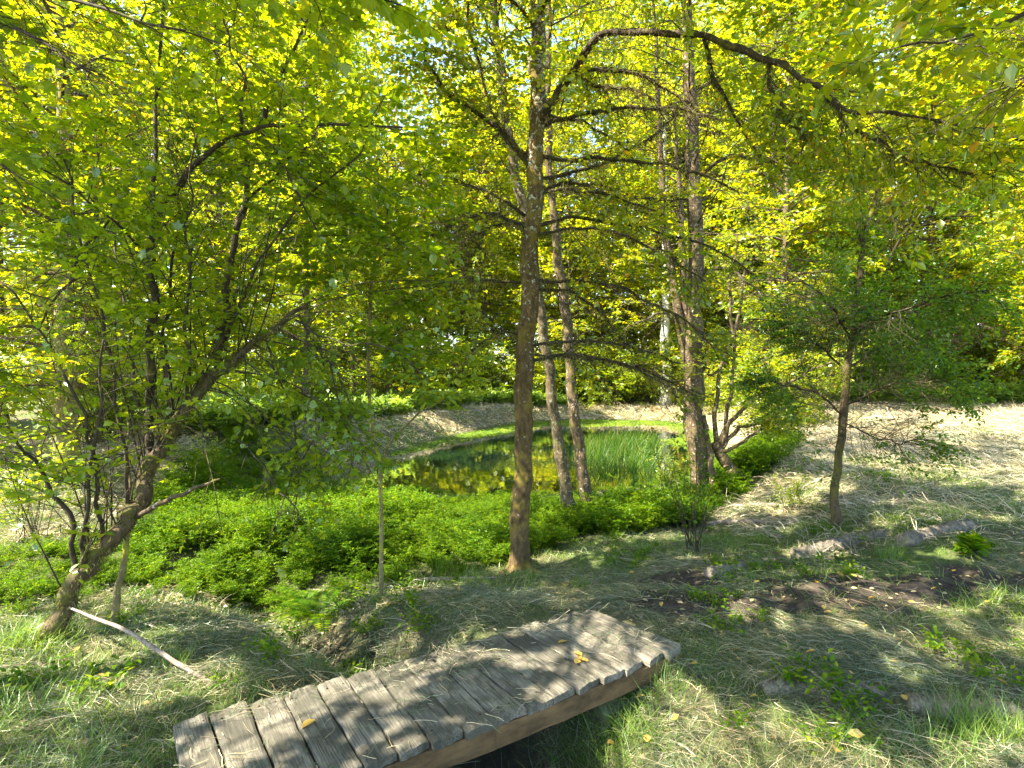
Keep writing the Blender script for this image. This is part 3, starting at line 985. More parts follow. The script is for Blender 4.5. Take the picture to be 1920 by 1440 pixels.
for i_, (k, n_, dead) in enumerate(branch_px):
    sc_d = D1 / 5.0
    k = [(u, v, d * sc_d, w) for u, v, d, w in k]
    P, r = pxline(k, n_, .06, i_ * 2.3)
    r = np.maximum(r * (1.12 if 4 <= i_ <= 17 else 1.0), .005)
    limbs.append((P, r))
    tr.tube("branch", [(P, r)], M['bark_twig'], 12, .09, i_, relief=.011, dens=6)
# bare mossy twigs on the right-hand branches
tw = []
for i_, (P, r) in enumerate(limbs):
    dead = 4 <= i_ <= 13 or i_ >= 22
    n2 = 20 if dead else 13
    q, d, t = offshoots(P[None], n2, .1, 1, .8, g, .25)
    P2 = grow(q, d, (.5 if dead else .45) * (.3 + g.random(len(q)) ** 1.5 * 1.4), 7, .26, np.array([0, 0, -.10]), g)
    q, d, t = offshoots(P2, 5, .15, 1, .8, g, .6)
    P3 = grow(q, d, .22 * (.4 + g.random(len(q))), 4, .25, np.array([0, 0, -.05]), g)
    tw += [(P2, .005, .0018), (P3, .0022, .001)]
tr.twigs("twigs", tw, M['bark_twig'], 3)
ms = moss_tufts(limbs, 700, g, .05) + moss_tufts([(T1P, np.interp(np.arange(70), np.arange(70), r[0] * 0 + .078 - .0003 * np.arange(70)))], 5200, g, .024)
for P2, a_, b_ in tw[::2]:
    for p in P2[::2]:
        ms += moss_tufts([(p, np.full(len(p), .002))], 14, g, .022)
a = Acc()
for c in ms: a.add(*c)
a.build("moss", M['moss'], tr.root, origin=tr.base)
# leafy sprays on the arch, the left limbs and the top
ch = []; tws = []
for idx, per2, L2 in ((0, 60, 1.1), (1, 26, .8), (6, 14, .6), (2, 10, .5), (3, 8, .5), (5, 5, .5), (8, 8, .5), (9, 8, .5), (10, 9, .5), (11, 9, .5), (12, 8, .5), (22, 10, .5), (23, 10, .5), (25, 8, .5), (26, 10, .5), (14, 30, .9), (15, 28, .9), (16, 18, .8), (17, 9, .6), (18, 18, 1.1), (19, 26, 1.2), (20, 22, 1.2), (21, 8, .5), (4, 6, .5), (7, 7, .5)):
    P2, P3 = ramify(limbs[idx][0][None], g, per2, L2, 7, .34, drop2=-.03, drop3=-.05, planar=.5)
    ch.append(shoot_leaves(P3, 10, .055, g, LEAF_SIMPLE, svar=.4))
    tws += [(P2, .0035, .0015), (P3, .0014, .0008)]
tr.crown(M['leaf_yellow'], ch)
tr.twigs("twigs", tws, M['bark_twig'], 3)
# high crown above the frame
q = T1P[46:69]; N = 38
t = g.random((1, N)); Q, T = at(q[None], t)
az = g.uniform(0, 6.28, N)
P1 = grow(Q[0], np.stack([np.cos(az), np.sin(az), np.full(N, .35)], -1), g.uniform(1.2, 2.4, N), 7, .12, np.array([0, 0, .02]), g)
P2, P3 = ramify(P1, g, 7, 1.0, 6, .4)
tr.crown(M['leaf_green'], [shoot_leaves(P3, 8, .085, g, LEAF_SIMPLE)], "high_crown")
tr.twigs("high_branches", [(P1, .02, .004), (P2, .005, .002)], M['bark_twig'], 4)


def twin(u, v, keys, label, seed, mt, crown_mat, nb=26, tcrown=.45):
    g = np.random.default_rng(seed)
    b = G(u, v); D = b[1]
    tr = Tree("alder_tree", b, label, "tree", None)
    P, r = pxline([(a_, b_, D * k_, w_) for a_, b_, k_, w_ in keys], 60, .06, seed)
    r = flare(P, r, .25, .4); P[0, 2] -= .15
    tr.tube("trunk", [(P, r)], mt, 32, .07, seed, relief=.014, dens=4)
    N = nb
    t = tcrown + (1 - tcrown) * g.random((1, N)) ** .8; Q, T = at(P[None], t)
    az = g.uniform(0, 6.28, N)
    P1 = grow(Q[0], np.stack([np.cos(az), np.sin(az), np.full(N, .45)], -1), g.uniform(1.0, 2.3, N) * D / 7, 7, .14, np.array([0, 0, -.02]), g)
    P2, P3 = ramify(P1, g, 6, .8 * D / 7, 5, .42)
    tr.crown(crown_mat, [shoot_leaves(P3, 9, .07, g, LEAF_SIMPLE, svar=.4)])
    dq, dd, dt = offshoots(P[None], 14, .25, .7, 1.4, g, .4)
    PD = grow(dq, dd, g.uniform(.5, 1.6, len(dq)), 8, .16, np.array([0, 0, -.03]), g)
    tr.twigs("branches", [(P1, .018, .004), (P2, .005, .002), (PD, .008, .002)], M['bark_twig'], 4)
    a = Acc()
    for c in moss_tufts([(P, r)], 2600, g, .026) + sum([moss_tufts([(p, np.full(8, .006))], 60, g, .04) for p in PD], []): a.add(*c)
    a.build("moss", M['moss'], tr.root, origin=tr.base)
    return tr, P, D


trA, PA, DA = twin(1076, 988, [(1078, 992, 1, 28), (1062, 920, 1, 23), (1050, 850, 1, 21), (1035, 740, 1, 19), (1022, 640, 1, 18), (1008, 550, 1, 17), (992, 450, 1, 19), (968, 340, 1, 18), (948, 240, 1, 17), (934, 120, 1, 16), (922, -20, 1, 14), (900, -400, 1, 10), (885, -700, 1, 6)],
                   "slender pale-barked alder leaning left beside its darker twin, just beyond the tall tree", 31, M['bark_lichen'], M['leaf_yellow'], 32, .5)
trB, PB, DB = twin(1101, 977, [(1103, 980, 1, 26), (1096, 920, 1, 24), (1086, 850, 1, 21), (1075, 740, 1, 19), (1066, 640, 1, 19), (1052, 520, 1, 17), (1040, 420, 1, 15), (1030, 330, 1, 13), (1026, 200, 1, 11), (1030, 0, 1, 8), (1040, -250, 1, 5)],
                   "slim dark-barked alder standing close to the right of the leaning alder", 32, M['bark_brown'], M['leaf_yellow'], 24, .5)
trC, PC, DC = twin(1322, 938, [(1322, 945, 1, 42), (1316, 900, 1, 36), (1303, 800, 1, 34), (1299, 700, 1, 36), (1299, 600, 1, 33), (1302, 480, 1, 28), (1300, 350, 1, 26), (1296, 200, 1, 23), (1290, 50, 1, 19), (1285, -150, 1, 14), (1280, -420, 1, 7)],
                   "thick mossy trunk at the pond corner with a forked side stem", 33, M['bark_brown'], M['leaf_yellow'], 40, .36)
g = np.random.default_rng(34)
for kk in ([(1301, 720, 8.5, 20), (1284, 650, 8.5, 20), (1268, 560, 8.5, 17), (1252, 470, 8.6, 15), (1243, 380, 8.6, 12), (1236, 200, 8.7, 9), (1225, 0, 8.8, 6)],
           [(1297, 620, 8.5, 12), (1283, 560, 8.4, 11), (1281, 470, 8.4, 10), (1275, 350, 8.4, 8), (1262, 200, 8.3, 5)],
           [(1335, 945, 8.3, 14), (1336, 900, 8.3, 13), (1330, 840, 8.4, 12), (1318, 780, 8.5, 11)]):
    P, r = pxline([(a_, b_, d_ / 8.5 * DC, w_) for a_, b_, d_, w_ in kk], 28, .06, 4)
    trC.tube("stem", [(P, r)], M['bark_brown'], 12, .12, 3)
for kk in ([(1296, 770, 8.5, 7), (1270, 745, 8.4, 6), (1235, 700, 8.3, 4), (1190, 680, 8.2, 3)], [(1310, 520, 8.5, 8), (1345, 505, 8.3, 8), (1390, 520, 8.1, 6), (1430, 560, 8, 3)],
           [(1290, 600, 8.5, 6), (1240, 590, 8.3, 5), (1190, 610, 8.2, 3), (1150, 640, 8.1, 2)], [(1308, 330, 8.5, 8), (1360, 300, 8.2, 7), (1420, 300, 8, 5), (1480, 330, 7.8, 3)]):
    P, r = pxline([(a_, b_, d_ / 8.5 * DC, w_) for a_, b_, d_, w_ in kk], 18, .1, 4)
    trC.tube("branch", [(P, r)], M['bark_twig'], 7, .15, 3)
    a = Acc()
    for c in moss_tufts([(P, r)], 260, g, .07): a.add(*c)
    a.build("moss", M['moss'], trC.root, origin=trC.base)

# ---- multi-stemmed vine maple with the curved sprawling butt
g = np.random.default_rng(55)
b = G(1402, 908); DV = b[1]
tv = Tree("vine_maple", b, "many-stemmed small maple fanning from a curved sprawling butt on the pond bank", "tree")
P, r = pxline([(1415, 905, DV, 22), (1392, 900, DV, 24), (1368, 878, DV, 22), (1350, 850, DV, 20), (1340, 830, DV, 16)], 18, .03, 2)
P[0, 2] -= .1
tv.tube("trunk", [(P, r)], M['bark_brown'], 24, .12, 8, relief=.012, dens=5)
st = []
for kk in ([(1345, 838, 1, 10), (1340, 790, 1, 9), (1345, 740, 1, 8), (1352, 690, 1, 7), (1370, 640, 1, 6), (1390, 570, 1, 5), (1400, 480, 1, 3)],
           [(1348, 835, 1, 9), (1362, 780, 1, 8), (1372, 720, 1, 7), (1376, 660, 1, 6), (1370, 560, 1, 5), (1380, 440, 1, 3)],
           [(1350, 840, 1, 9), (1378, 780, .99, 8), (1420, 745, .97, 6), (1480, 715, .95, 5), (1560, 680, .93, 3)],
           [(1352, 842, 1, 8), (1390, 800, .99, 7), (1440, 790, .97, 5), (1490, 775, .95, 4)],
           [(1355, 850, 1, 8), (1385, 835, .98, 6), (1425, 805, .97, 5), (1470, 770, .95, 3)],
           [(1352, 690, 1, 5), (1330, 700, 1, 4), (1305, 650, 1, 3)]):
    P, r = pxline([(a_, b_, k_ * DV, w_) for a_, b_, k_, w_ in kk], 22, .08, kk[1][0])
    st.append(P); tv.tube("stem", [(P, r)], M['bark_brown'], 8, .12, 3)
ch, tws = [], []
for P in st:
    P2, P3 = ramify(P[None], g, 15, 1.1, 6, .42, planar=.8, t20=.35)
    ch.append(shoot_leaves(P3, 9, .07, g, LEAF_SIMPLE, svar=.4)); tws += [(P2, .006, .002), (P3, .002, .001)]
tv.crown(M['leaf_yellow'], ch); tv.twigs("twigs", tws, M['bark_twig'])

# ---- small dark-leaved tree on the right
g = np.random.default_rng(66)
b = G(1568, 992); DS = b[1]
ts_ = Tree("hawthorn_tree", b, "small single-stemmed tree with dark dense leaves at the edge of the mown clearing", "tree")
P, r = pxline([(1567, 998, DS, 20), (1567, 930, DS, 15), (1573, 850, DS, 14), (1583, 770, DS, 14), (1590, 700, DS, 13), (1598, 640, DS, 11), (1606, 570, DS, 9), (1618, 480, DS, 9), (1632, 400, DS, 7), (1650, 330, DS, 5), (1655, 260, DS, 3)], 46, .03, 2)
r = flare(P, r, .15, .3); P[0, 2] -= .08
ts_.tube("trunk", [(P, r)], M['bark_mossy'], 16, .1, 3)
st = [P[18:]]
for kk in ([(1598, 640, 1, 8), (1640, 570, .97, 7), (1672, 490, .95, 6), (1700, 440, .93, 5), (1740, 385, .9, 4), (1800, 340, .88, 2)], [(1700, 440, .93, 4), (1760, 415, .9, 4), (1830, 400, .86, 2)],
           [(1618, 480, 1, 4), (1608, 420, 1.03, 4), (1602, 360, 1.05, 3)], [(1585, 760, 1, 4), (1640, 730, .95, 4), (1720, 715, .9, 3), (1800, 720, .86, 2)], [(1582, 780, 1, 4), (1530, 740, .98, 4), (1470, 720, .96, 3), (1420, 715, .95, 2)],
           [(1588, 700, 1, 5), (1540, 650, 1.05, 4), (1480, 610, 1.1, 3), (1420, 600, 1.12, 2)], [(1590, 690, 1, 5), (1660, 650, 1.04, 4), (1750, 620, 1.08, 3), (1850, 610, 1.1, 2)], [(1596, 640, 1, 4), (1560, 580, .9, 4), (1520, 540, .85, 3), (1470, 520, .8, 2)],
           [(1580, 790, 1, 3), (1620, 810, .95, 3), (1680, 830, .92, 2), (1730, 815, .9, 1.5)], [(1600, 620, 1, 4), (1660, 590, .88, 4), (1760, 560, .78, 3), (1860, 545, .7, 2)]):
    P, r = pxline([(a_, b_, k_ * DS, w_) for a_, b_, k_, w_ in kk], 18, .05, kk[1][0])
    st.append(P); ts_.tube("branch", [(P, r)], M['bark_twig'], 7, .12, 3)
ch, tws = [], []
for j, P in enumerate(st):
    n2 = 16 if j in (1, 2, 3) else 60
    P2, P3 = ramify(P[None], g, n2, .7, 9, .28, planar=.45, t20=.1, drop2=-.01, drop3=-.02)
    ch.append(shoot_leaves(P3, 10, .04, g, LEAF_SIMPLE, flat=.35)); tws += [(P2, .004, .0015), (P3, .0015, .0008)]
ts_.crown(M['leaf_dark'], ch); ts_.twigs("twigs", tws, M['bark_twig'])

# ---- thin sapling with forked stem
g = np.random.default_rng(77)
b = G(713, 1128); DP = b[1]
tp = Tree("sapling", b, "thin pale-stemmed sapling with a kinked fork in front of the pond", "sapling")
P, r = pxline([(713, 1132, DP, 9), (716, 1050, DP, 8), (714, 960, DP, 8), (713, 868, DP, 8), (703, 825, DP, 7), (695, 780, DP, 6.5), (691, 700, DP, 6.5), (694, 600, DP, 6), (701, 480, DP, 6), (706, 400, DP, 5), (710, 330, DP, 3)], 46, .015, 2)
P[0, 2] -= .05
tp.tube("trunk", [(P, r)], M['bark_gold'], 10, .06, 3)
st = [P[24:]]
for kk in ([(714, 868, 1, 5), (738, 825, 1, 5), (770, 790, .98, 4), (812, 760, .96, 3), (860, 735, .95, 2)], [(693, 600, 1, 3), (760, 560, 1, 3), (830, 560, 1, 2)], [(696, 560, 1, 3), (640, 520, .98, 3), (580, 510, .95, 2)], [(702, 480, 1, 3), (770, 430, 1.05, 3), (850, 410, 1.1, 2)],
           [(692, 650, 1, 3), (640, 640, .95, 3), (580, 660, .9, 2)], [(704, 430, 1, 3), (650, 380, .95, 2), (600, 360, .9, 2)], [(693, 620, 1, 3), (740, 640, .9, 2), (800, 665, .85, 2)], [(700, 500, 1, 3), (730, 470, .85, 2), (760, 455, .75, 2)],
           [(706, 400, 1, 3), (760, 340, 1, 2), (820, 310, 1, 2)]):
    P, r = pxline([(a_, b_, k_ * DP, w_) for a_, b_, k_, w_ in kk], 16, .05, kk[1][0])
    st.append(P); tp.tube("branch", [(P, r)], M['bark_gold'], 6, .1, 3)
ch, tws = [], []
for j, P in enumerate(st):
    P2, P3 = ramify(P[None], g, 12 if j != 1 else 4, .5, 5, .28, planar=.9, t20=.2 if j != 1 else .75, drop2=-.01, drop3=-.02)
    ch.append(shoot_leaves(P3, 7, .058, g, LEAF_ROUND, flat=.3)); tws += [(P2, .003, .0012), (P3, .0012, .0007)]
tp.crown(M['leaf_green'], ch); tp.twigs("twigs", tws, M['bark_twig'])

# ---- big leaning hazel-like tree on the left
g = np.random.default_rng(88)
b = G(90, 1198); DL = b[1]; kD = DL / 3.73
tl = Tree("leaning_maple", b, "old leaning mossy trunk with a thicket of upright shoots and broad leaves", "tree")
P, r = pxline([(92, 1208, DL, 44), (104, 1172, 3.75 * kD, 38), (122, 1124, 3.78 * kD, 34), (153, 1075, 3.8 * kD, 31), (190, 1035, 3.85 * kD, 31), (245, 962, 3.9 * kD, 31), (281, 887, 3.95 * kD, 27), (320, 813, 4 * kD, 24), (372, 738, 4.05 * kD, 21), (430, 682, 4.1 * kD, 18), (490, 633, 4.2 * kD, 14), (545, 592, 4.3 * kD, 9), (575, 575, 4.35 * kD, 7)], 60, .05, 6)
r = flare(P, r * .9, .1, .25); P[0, 2] -= .12
tl.tube("trunk", [(P, r)], M['bark_mossy'], 40, .07, 5, relief=.013, dens=5)
TLP, TLR = P, r
stems = []
spx = [
    ([(278, 880, 3.95, 13), (283, 800, 3.95, 12), (284, 680, 3.92, 12), (287, 560, 3.9, 11), (286, 480, 3.88, 10), (292, 430, 3.86, 9), (312, 385, 3.84, 9), (340, 335, 3.82, 9), (370, 305, 3.8, 8), (410, 268, 3.78, 7), (455, 245, 3.75, 7), (520, 240, 3.72, 5), (600, 238, 3.7, 4.5), (700, 238, 3.65, 4), (790, 246, 3.6, 3)], 46),
    ([(285, 500, 3.9, 8), (290, 400, 3.95, 7), (291, 300, 4.0, 6), (296, 200, 4.05, 5), (305, 60, 4.1, 4), (310, -60, 4.1, 3)], 24),
    ([(408, 700, 4.1, 11), (412, 620, 4.1, 11), (424, 540, 4.12, 10), (440, 450, 4.15, 9), (457, 385, 4.18, 9), (461, 325, 4.2, 8), (478, 262, 4.22, 8), (505, 190, 4.25, 7), (530, 140, 4.3, 6), (565, 70, 4.35, 4), (600, -20, 4.4, 3)], 36),
    ([(462, 372, 4.2, 5), (500, 340, 4.2, 4), (540, 305, 4.2, 4), (580, 275, 4.2, 3)], 14),
    ([(258, 968, 3.9, 9), (300, 940, 3.85, 7), (345, 925, 3.8, 6), (378, 908, 3.78, 5), (412, 897, 3.75, 3)], 16),
    ([(142, 1090, 3.8, 8), (138, 1020, 3.78, 7), (135, 972, 3.75, 7), (92, 907, 3.7, 6), (62, 865, 3.65, 5), (33, 823, 3.6, 4), (-20, 760, 3.5, 3)], 20),
    ([(285, 490, 3.9, 4), (250, 455, 3.8, 4), (205, 412, 3.7, 4), (130, 350, 3.6, 3), (60, 310, 3.5, 3)], 14),
    ([(205, 412, 3.7, 3), (165, 470, 3.65, 4), (128, 520, 3.6, 4), (95, 570, 3.55, 3), (60, 615, 3.5, 2)], 14),
    ([(452, 247, 3.75, 5), (455, 190, 3.8, 5), (458, 150, 3.85, 4), (430, 100, 3.9, 3), (420, 20, 3.9, 3)], 14),
    ([(420, 640, 4.1, 5), (455, 560, 4.0, 5), (490, 480, 3.9, 4), (540, 410, 3.8, 4), (600, 350, 3.7, 3), (680, 290, 3.6, 2)], 20),
    ([(350, 760, 4.0, 5), (355, 640, 3.9, 5), (350, 520, 3.8, 4), (355, 400, 3.7, 3), (370, 250, 3.6, 2)], 20),
    ([(240, 955, 3.9, 6), (232, 860, 3.8, 5), (215, 740, 3.7, 4), (190, 600, 3.6, 4), (150, 450, 3.5, 3), (120, 300, 3.4, 2)], 22),
    ([(195, 1020, 3.85, 7), (185, 930, 3.7, 6), (165, 820, 3.55, 5), (120, 700, 3.4, 4), (60, 600, 3.3, 3), (0, 520, 3.2, 2)], 22),
    ([(330, 800, 4.0, 6), (312, 700, 4.1, 5), (315, 580, 4.2, 4), (330, 440, 4.3, 4), (345, 300, 4.4, 3)], 22),
    ([(305, 840, 3.95, 5), (250, 720, 4.2, 5), (235, 600, 4.5, 4), (215, 450, 4.8, 3), (180, 250, 5.1, 2)], 22),
    ([(490, 250, 3.75, 4), (530, 300, 3.6, 3), (560, 370, 3.5, 2)], 10),
    ([(160, 1065, 3.8, 6), (158, 980, 3.7, 6), (172, 880, 3.6, 5), (190, 760, 3.5, 4), (200, 640, 3.4, 3)], 18),
]
for i_, (k, n_) in enumerate(spx):
    P, r = pxline([(u, v, d * kD, w) for u, v, d, w in k], n_, .05, i_ * 3.3)
    r = np.maximum(r * 1.25, .0055)
    stems.append((P, r))
    tl.tube("dead_branch" if i_ == 4 else "stem", [(P, r)], M['bark_twig'] if i_ != 4 else M['bark_brown'], 9, .14, i_)
# upright shoots along the trunk
q, d, t = offshoots(TLP[None], 46, .1, .85, 1.2, g, .3)
d = nrm(d * .45 + np.array([0, 0, 1.0]) + g.normal(0, .1, d.shape))
SH = grow(q, d, g.uniform(.4, 1.5, len(q)), 9, .05, np.array([0, 0, .02]), g)
DROOP_L = []
for kx in ([(560, 590, 4.2, 4), (590, 660, 4.1, 4), (640, 700, 4.0, 4), (655, 790, 3.9, 3), (668, 880, 3.8, 2)], [(555, 600, 4.2, 4), (640, 640, 4.0, 4), (720, 655, 3.9, 3), (800, 700, 3.8, 2)],
           [(600, 650, 4.1, 4), (612, 740, 4.0, 3), (600, 800, 3.95, 3), (560, 870, 3.9, 3), (548, 960, 3.85, 2)], [(500, 640, 4.2, 4), (540, 740, 4.1, 3), (560, 830, 4.0, 3), (545, 900, 3.9, 2), (510, 1000, 3.85, 1.5)],
           [(480, 660, 4.1, 4), (520, 700, 4.0, 4), (600, 760, 3.9, 3), (690, 850, 3.8, 2)], [(440, 820, 3.9, 3), (520, 910, 3.8, 3), (570, 970, 3.7, 2)], [(620, 680, 4.05, 3), (640, 760, 3.95, 3), (625, 850, 3.85, 2)]):
    P, r = pxline([(u, v, d * kD, w) for u, v, d, w in kx], 18, .06, kx[0][0])
    tl.tube("drooping_branch", [(P, r)], M['bark_twig'], 6, .1, 3)
    P2 = grow(*offshoots(P[None], 14, .1, 1, .8, g, .6)[:2], .4 * g.uniform(.3, 1, 14), 6, .1, np.array([0, 0, -.12]), g)
    tl.twigs("twigs", [(P2, .0028, .001)], M['bark_twig'], 3)
    P3 = grow(*offshoots(P2, 4, .2, 1, .8, g, .8)[:2], .22 * g.uniform(.4, 1, 56), 4, .1, np.array([0, 0, -.06]), g)
    DROOP_L.append(shoot_leaves(P3, 5, .042, g, LEAF_MAPLE, flat=.4))
# side twigs crossing in front of the pond (drooping, mostly bare)
q, d, t = offshoots(TLP[None, 34:58], 14, .1, 1, 1.0, g, .8)
d = nrm(np.array([1.0, -.2, -.1]) + g.normal(0, .35, d.shape))
DT = grow(q, d, g.uniform(.6, 1.5, len(q)), 9, .07, np.array([0, 0, -.10]), g)
q, d, t = offshoots(DT, 7, .15, 1, .8, g, .5)
DT2 = grow(q, d, .35 * (.4 + g.random(len(q))), 5, .12, np.array([0, 0, -.12]), g)
tws = [(SH, .006, .0025), (DT, .006, .002), (DT2, .0025, .001)]
tl.twigs("shoots", tws, M['bark_twig'], 5)
ch, tws = [], []
skip = {4}
for j, (P, r) in enumerate(stems):
    if j in skip: continue
    L = np.linalg.norm(np.diff(P, axis=0), axis=1).sum()
    n2 = int(6 + 7.5 * L)
    P2, P3 = ramify(P[None], g, n2, .95, 6, .36, planar=.55, t20=.22, drop2=0.0, drop3=-.03)
    kk_ = (P3[:, 0, 1] > np.interp(P3[:, 0, 2], np.sort(P[:, 2]), P[np.argsort(P[:, 2]), 1]) - .12) | (g.random(len(P3)) < .4)
    P3 = P3[kk_]
    ch.append(shoot_leaves(P3, 11, .044, g, LEAF_MAPLE if j % 3 else LEAF_ROUND, flat=.4, svar=.45)); tws += [(P2, .0035, .0014), (P3, .0014, .0008)]
P3 = grow(*(lambda q, d, t: (q, d))(*offshoots(SH, 7, .25, 1, .9, g, .6)), .3 * (.5 + g.random(len(SH) * 7)), 4, .12, np.array([0, 0, -.02]), g)
ch.append(shoot_leaves(P3, 6, .05, g, LEAF_ROUND, flat=.35)); tws += [(P3, .0014, .0008)]
ch.append(shoot_leaves(DT2, 5, .045, g, LEAF_ROUND)); ch += DROOP_L
tl.crown(M['leaf_green'], ch); tl.twigs("twigs", tws, M['bark_twig'], 3)
a = Acc()
for c in moss_tufts([(TLP, TLR * 1.02)], 5200, g, .022): a.add(*c)
for P, r in stems[:4]:
    for c in moss_tufts([(P, r)], 240, g, .014): a.add(*c)
a.build("moss", M['moss'], tl.root, origin=tl.base)

# small mossy stem beside it
b = G(216, 1172)
t2 = Tree("mossy_stem", b, "short thin yellow-mossed stem standing just right of the leaning trunk", "sapling")
P, r = pxline([(216, 1178, b[1], 15), (222, 1110, b[1], 12), (233, 1050, b[1], 11), (243, 990, b[1], 9), (246, 930, b[1], 7), (240, 860, b[1], 5), (238, 780, b[1], 3)], 30, .03, 3)
t2.tube("trunk", [(P, r)], M['bark_gold'], 10, .15, 3)
P2, P3 = ramify(P[None, 8:], g, 9, .4, 4, .2)
t2.crown(M['leaf_green'], [shoot_leaves(P3, 5, .05, g, LEAF_ROUND)]); t2.twigs("twigs", [(P2, .003, .001), (P3, .0014, .0007)], M['bark_twig'])

# ---- overhanging branches that reach in from trees just outside the picture
def overhang(name, label, lines, seed, m, size, tpl, L2=.6, n2=16, bark='bark_twig', base=None, canopy=None):
    g = np.random.default_rng(seed)
    ks = [pxline(k, 18, .05, seed + i) for i, k in enumerate(lines)]
    t = Tree(name, base, label, "tree")
    b0 = np.asarray(base, float)
    top = ks[0][0][0]
    tp_ = spline([np.append(b0 - [0, 0, .1], .11), np.append(b0 + (top - b0) * [.1, .1, .5], .09), np.append(top, .05), np.append(top + [0, 0, 3.0], .03)], 24)
    t.tube("trunk", [(tp_[:, :3], tp_[:, 3])], M[bark], 14, .1, seed)
    ch, tws = [], []
    for P, r in ks:
        P = np.vstack([top + (P[0] - top) * 0.0, P]) if np.linalg.norm(P[0] - top) > .05 else P
        r = np.append(r[0], r) if len(r) < len(P) else r
        t.tube("branch", [(P, np.maximum(r, .004))], M[bark], 7, .12, seed)
        P2, P3 = ramify(P[None], g, n2, L2, 6, .3, planar=.7, t20=.2, drop2=-.03, drop3=-.05)
        ch.append(shoot_leaves(P3, 7, size, g, tpl, flat=.35)); tws += [(P2, .0035, .0014), (P3, .0014, .0008)]
    t.crown(M[m], ch); t.twigs("twigs", tws, M['bark_twig'])
    if canopy:  # unseen high crown, added to shade the foreground
        z0, z1, rad, N, cdx, cdy = canopy
        az = np.arange(N) * 2.4
        Q = np.stack([np.full(N, top[0]), np.full(N, top[1]), g.uniform(z0, z1, N)], -1)
        tk = spline([np.append(top, .06), np.append([top[0] + cdx * .3, top[1] + cdy * .3, z1 + .5], .03)], 12)
        t.tube("upper_trunk", [(tk[:, :3], tk[:, 3])], M[bark], 10, .1, seed)
        ln = rad * np.sqrt(g.uniform(.1, 1, N))
        D = np.stack([np.cos(az) + cdx / rad, np.sin(az) + cdy / rad, np.full(N, .12)], -1)
        P1 = grow(Q, D, ln, 9, .07, np.array([0, 0, 0.0]), g)
        P2, P3 = ramify(P1, g, 9, 1.3, 6, .55, planar=.8, t20=.2)
        t.crown(M[m], [shoot_leaves(P3, 7, .12, g, LEAF_SIMPLE, flat=.4)], "high_crown")
        t.twigs("high_branches", [(P1, .03, .006), (P2, .007, .002)], M['bark_twig'], 4)
    return t


overhang("ash_tree", "branch of large oval leaves hanging close over the top right corner",
         [[(2300, -330, 2.6, 20), (2100, -150, 2.5, 14), (1960, -10, 2.4, 9), (1820, 60, 2.3, 6), (1700, 90, 2.2, 3)],
          [(2300, -330, 2.6, 14), (2100, 20, 2.5, 10), (1960, 120, 2.4, 6), (1850, 170, 2.3, 3)],
          [(2300, -330, 2.6, 14), (2060, -180, 2.4, 10), (1880, -90, 2.2, 7), (1720, -30, 2.1, 3)]], 201, 'leaf_yellow', .06, LEAF_SIMPLE, .45, 22, base=(3.6, 2.4, 0), canopy=(4.6, 7, 3.2, 30, -1.0, -.5))
overhang("maple_tree", "branch of broad lobed leaves hanging over the top left corner",
         [[(-420, -420, 2.6, 24), (-200, -200, 2.4, 16), (0, -60, 2.1, 10), (160, 10, 1.9, 6), (330, 50, 1.8, 3)],
          [(-420, -420, 2.6, 14), (-160, -60, 2.5, 10), (20, 60, 2.4, 7), (180, 140, 2.3, 3)],
          [(-420, -420, 2.6, 14), (-200, 100, 2.6, 10), (-60, 260, 2.6, 7), (60, 350, 2.5, 3)],
          [(-420, -420, 2.6, 14), (0, -300, 2.4, 10), (300, -160, 2.3, 7), (560, -60, 2.3, 5), (760, 10, 2.4, 3)]], 202, 'leaf_green', .058, LEAF_MAPLE, .5, 22, base=(-4.2, 2.4, 0), canopy=(4.8, 7.5, 6.0, 80, -.5, -1.6))
CARVE[0] = False
# ------------------------------------------------------------------ woodland trees (a few built, then copied)
def gen_tree(name, H, c0, spread, r0, seed, lm, bm, n1=46, per2=7, per3=6, pl=9, size=.15, tpl=LEAF_DIAMOND, lean=.03, L2=1.7, L3=.75, rise=.25):
    g = np.random.default_rng(seed)
    root = thing(name, (0, 0, 0), "x", "tree")
    K = 26
    z = np.linspace(-.2, H, K)
    wv = np.cumsum(g.normal(0, lean, (K, 2)), axis=0) * (np.arange(K) > 0)[:, None]
    P = np.stack([wv[:, 0], wv[:, 1], z], -1)
    r = r0 * (1 - .85 * np.linspace(0, 1, K)) * (1 + .4 * np.exp(-z / .3).clip(0, 1))
    a = Acc(); a.add(*tubes(P[None], r[None], 10, .1, seed)); a.build("trunk", bm, root, True)
    t = (c0 + (1 - c0) * (np.arange(n1) + g.random(n1)) / n1)[None]
    Q, T = at(P[None], t)
    az = np.arange(n1) * 2.4 + g.normal(0, .3, n1)
    tt_ = (t[0] - c0) / (1 - c0)
    prof = spread * (np.sin(np.clip(tt_ * .86 + .14, 0, 1) * math.pi) ** .6 * .9 + .1)
    P1 = grow(Q[0], np.stack([np.cos(az), np.sin(az), rise + .5 * tt_], -1), prof * (.7 + .5 * g.random(n1)), 8, .12, np.array([0, 0, -.015]), g)
    P2, P3 = ramify(P1, g, per2, L2, per3, L3, planar=.7, drop2=-.01, drop3=-.03, t20=.25)
    a = Acc()
    a.add(*tubes(P1, (r0 * .28) * np.linspace(1, .15, 8)[None].repeat(n1, 0), 5, 0, cap=False))
    a.add(*tubes(P2, np.linspace(.012, .004, 6)[None].repeat(len(P2), 0), 3, 0, cap=False))
    a.build("branches", bm, root, True)
    CLUMP[0] = .40
    a = Acc(); a.add(*shoot_leaves(P3, pl, size, g, tpl, flat=.5, droop=.2)); a.build("crown", lm, root)
    CLUMP[0] = 0.0
    return root


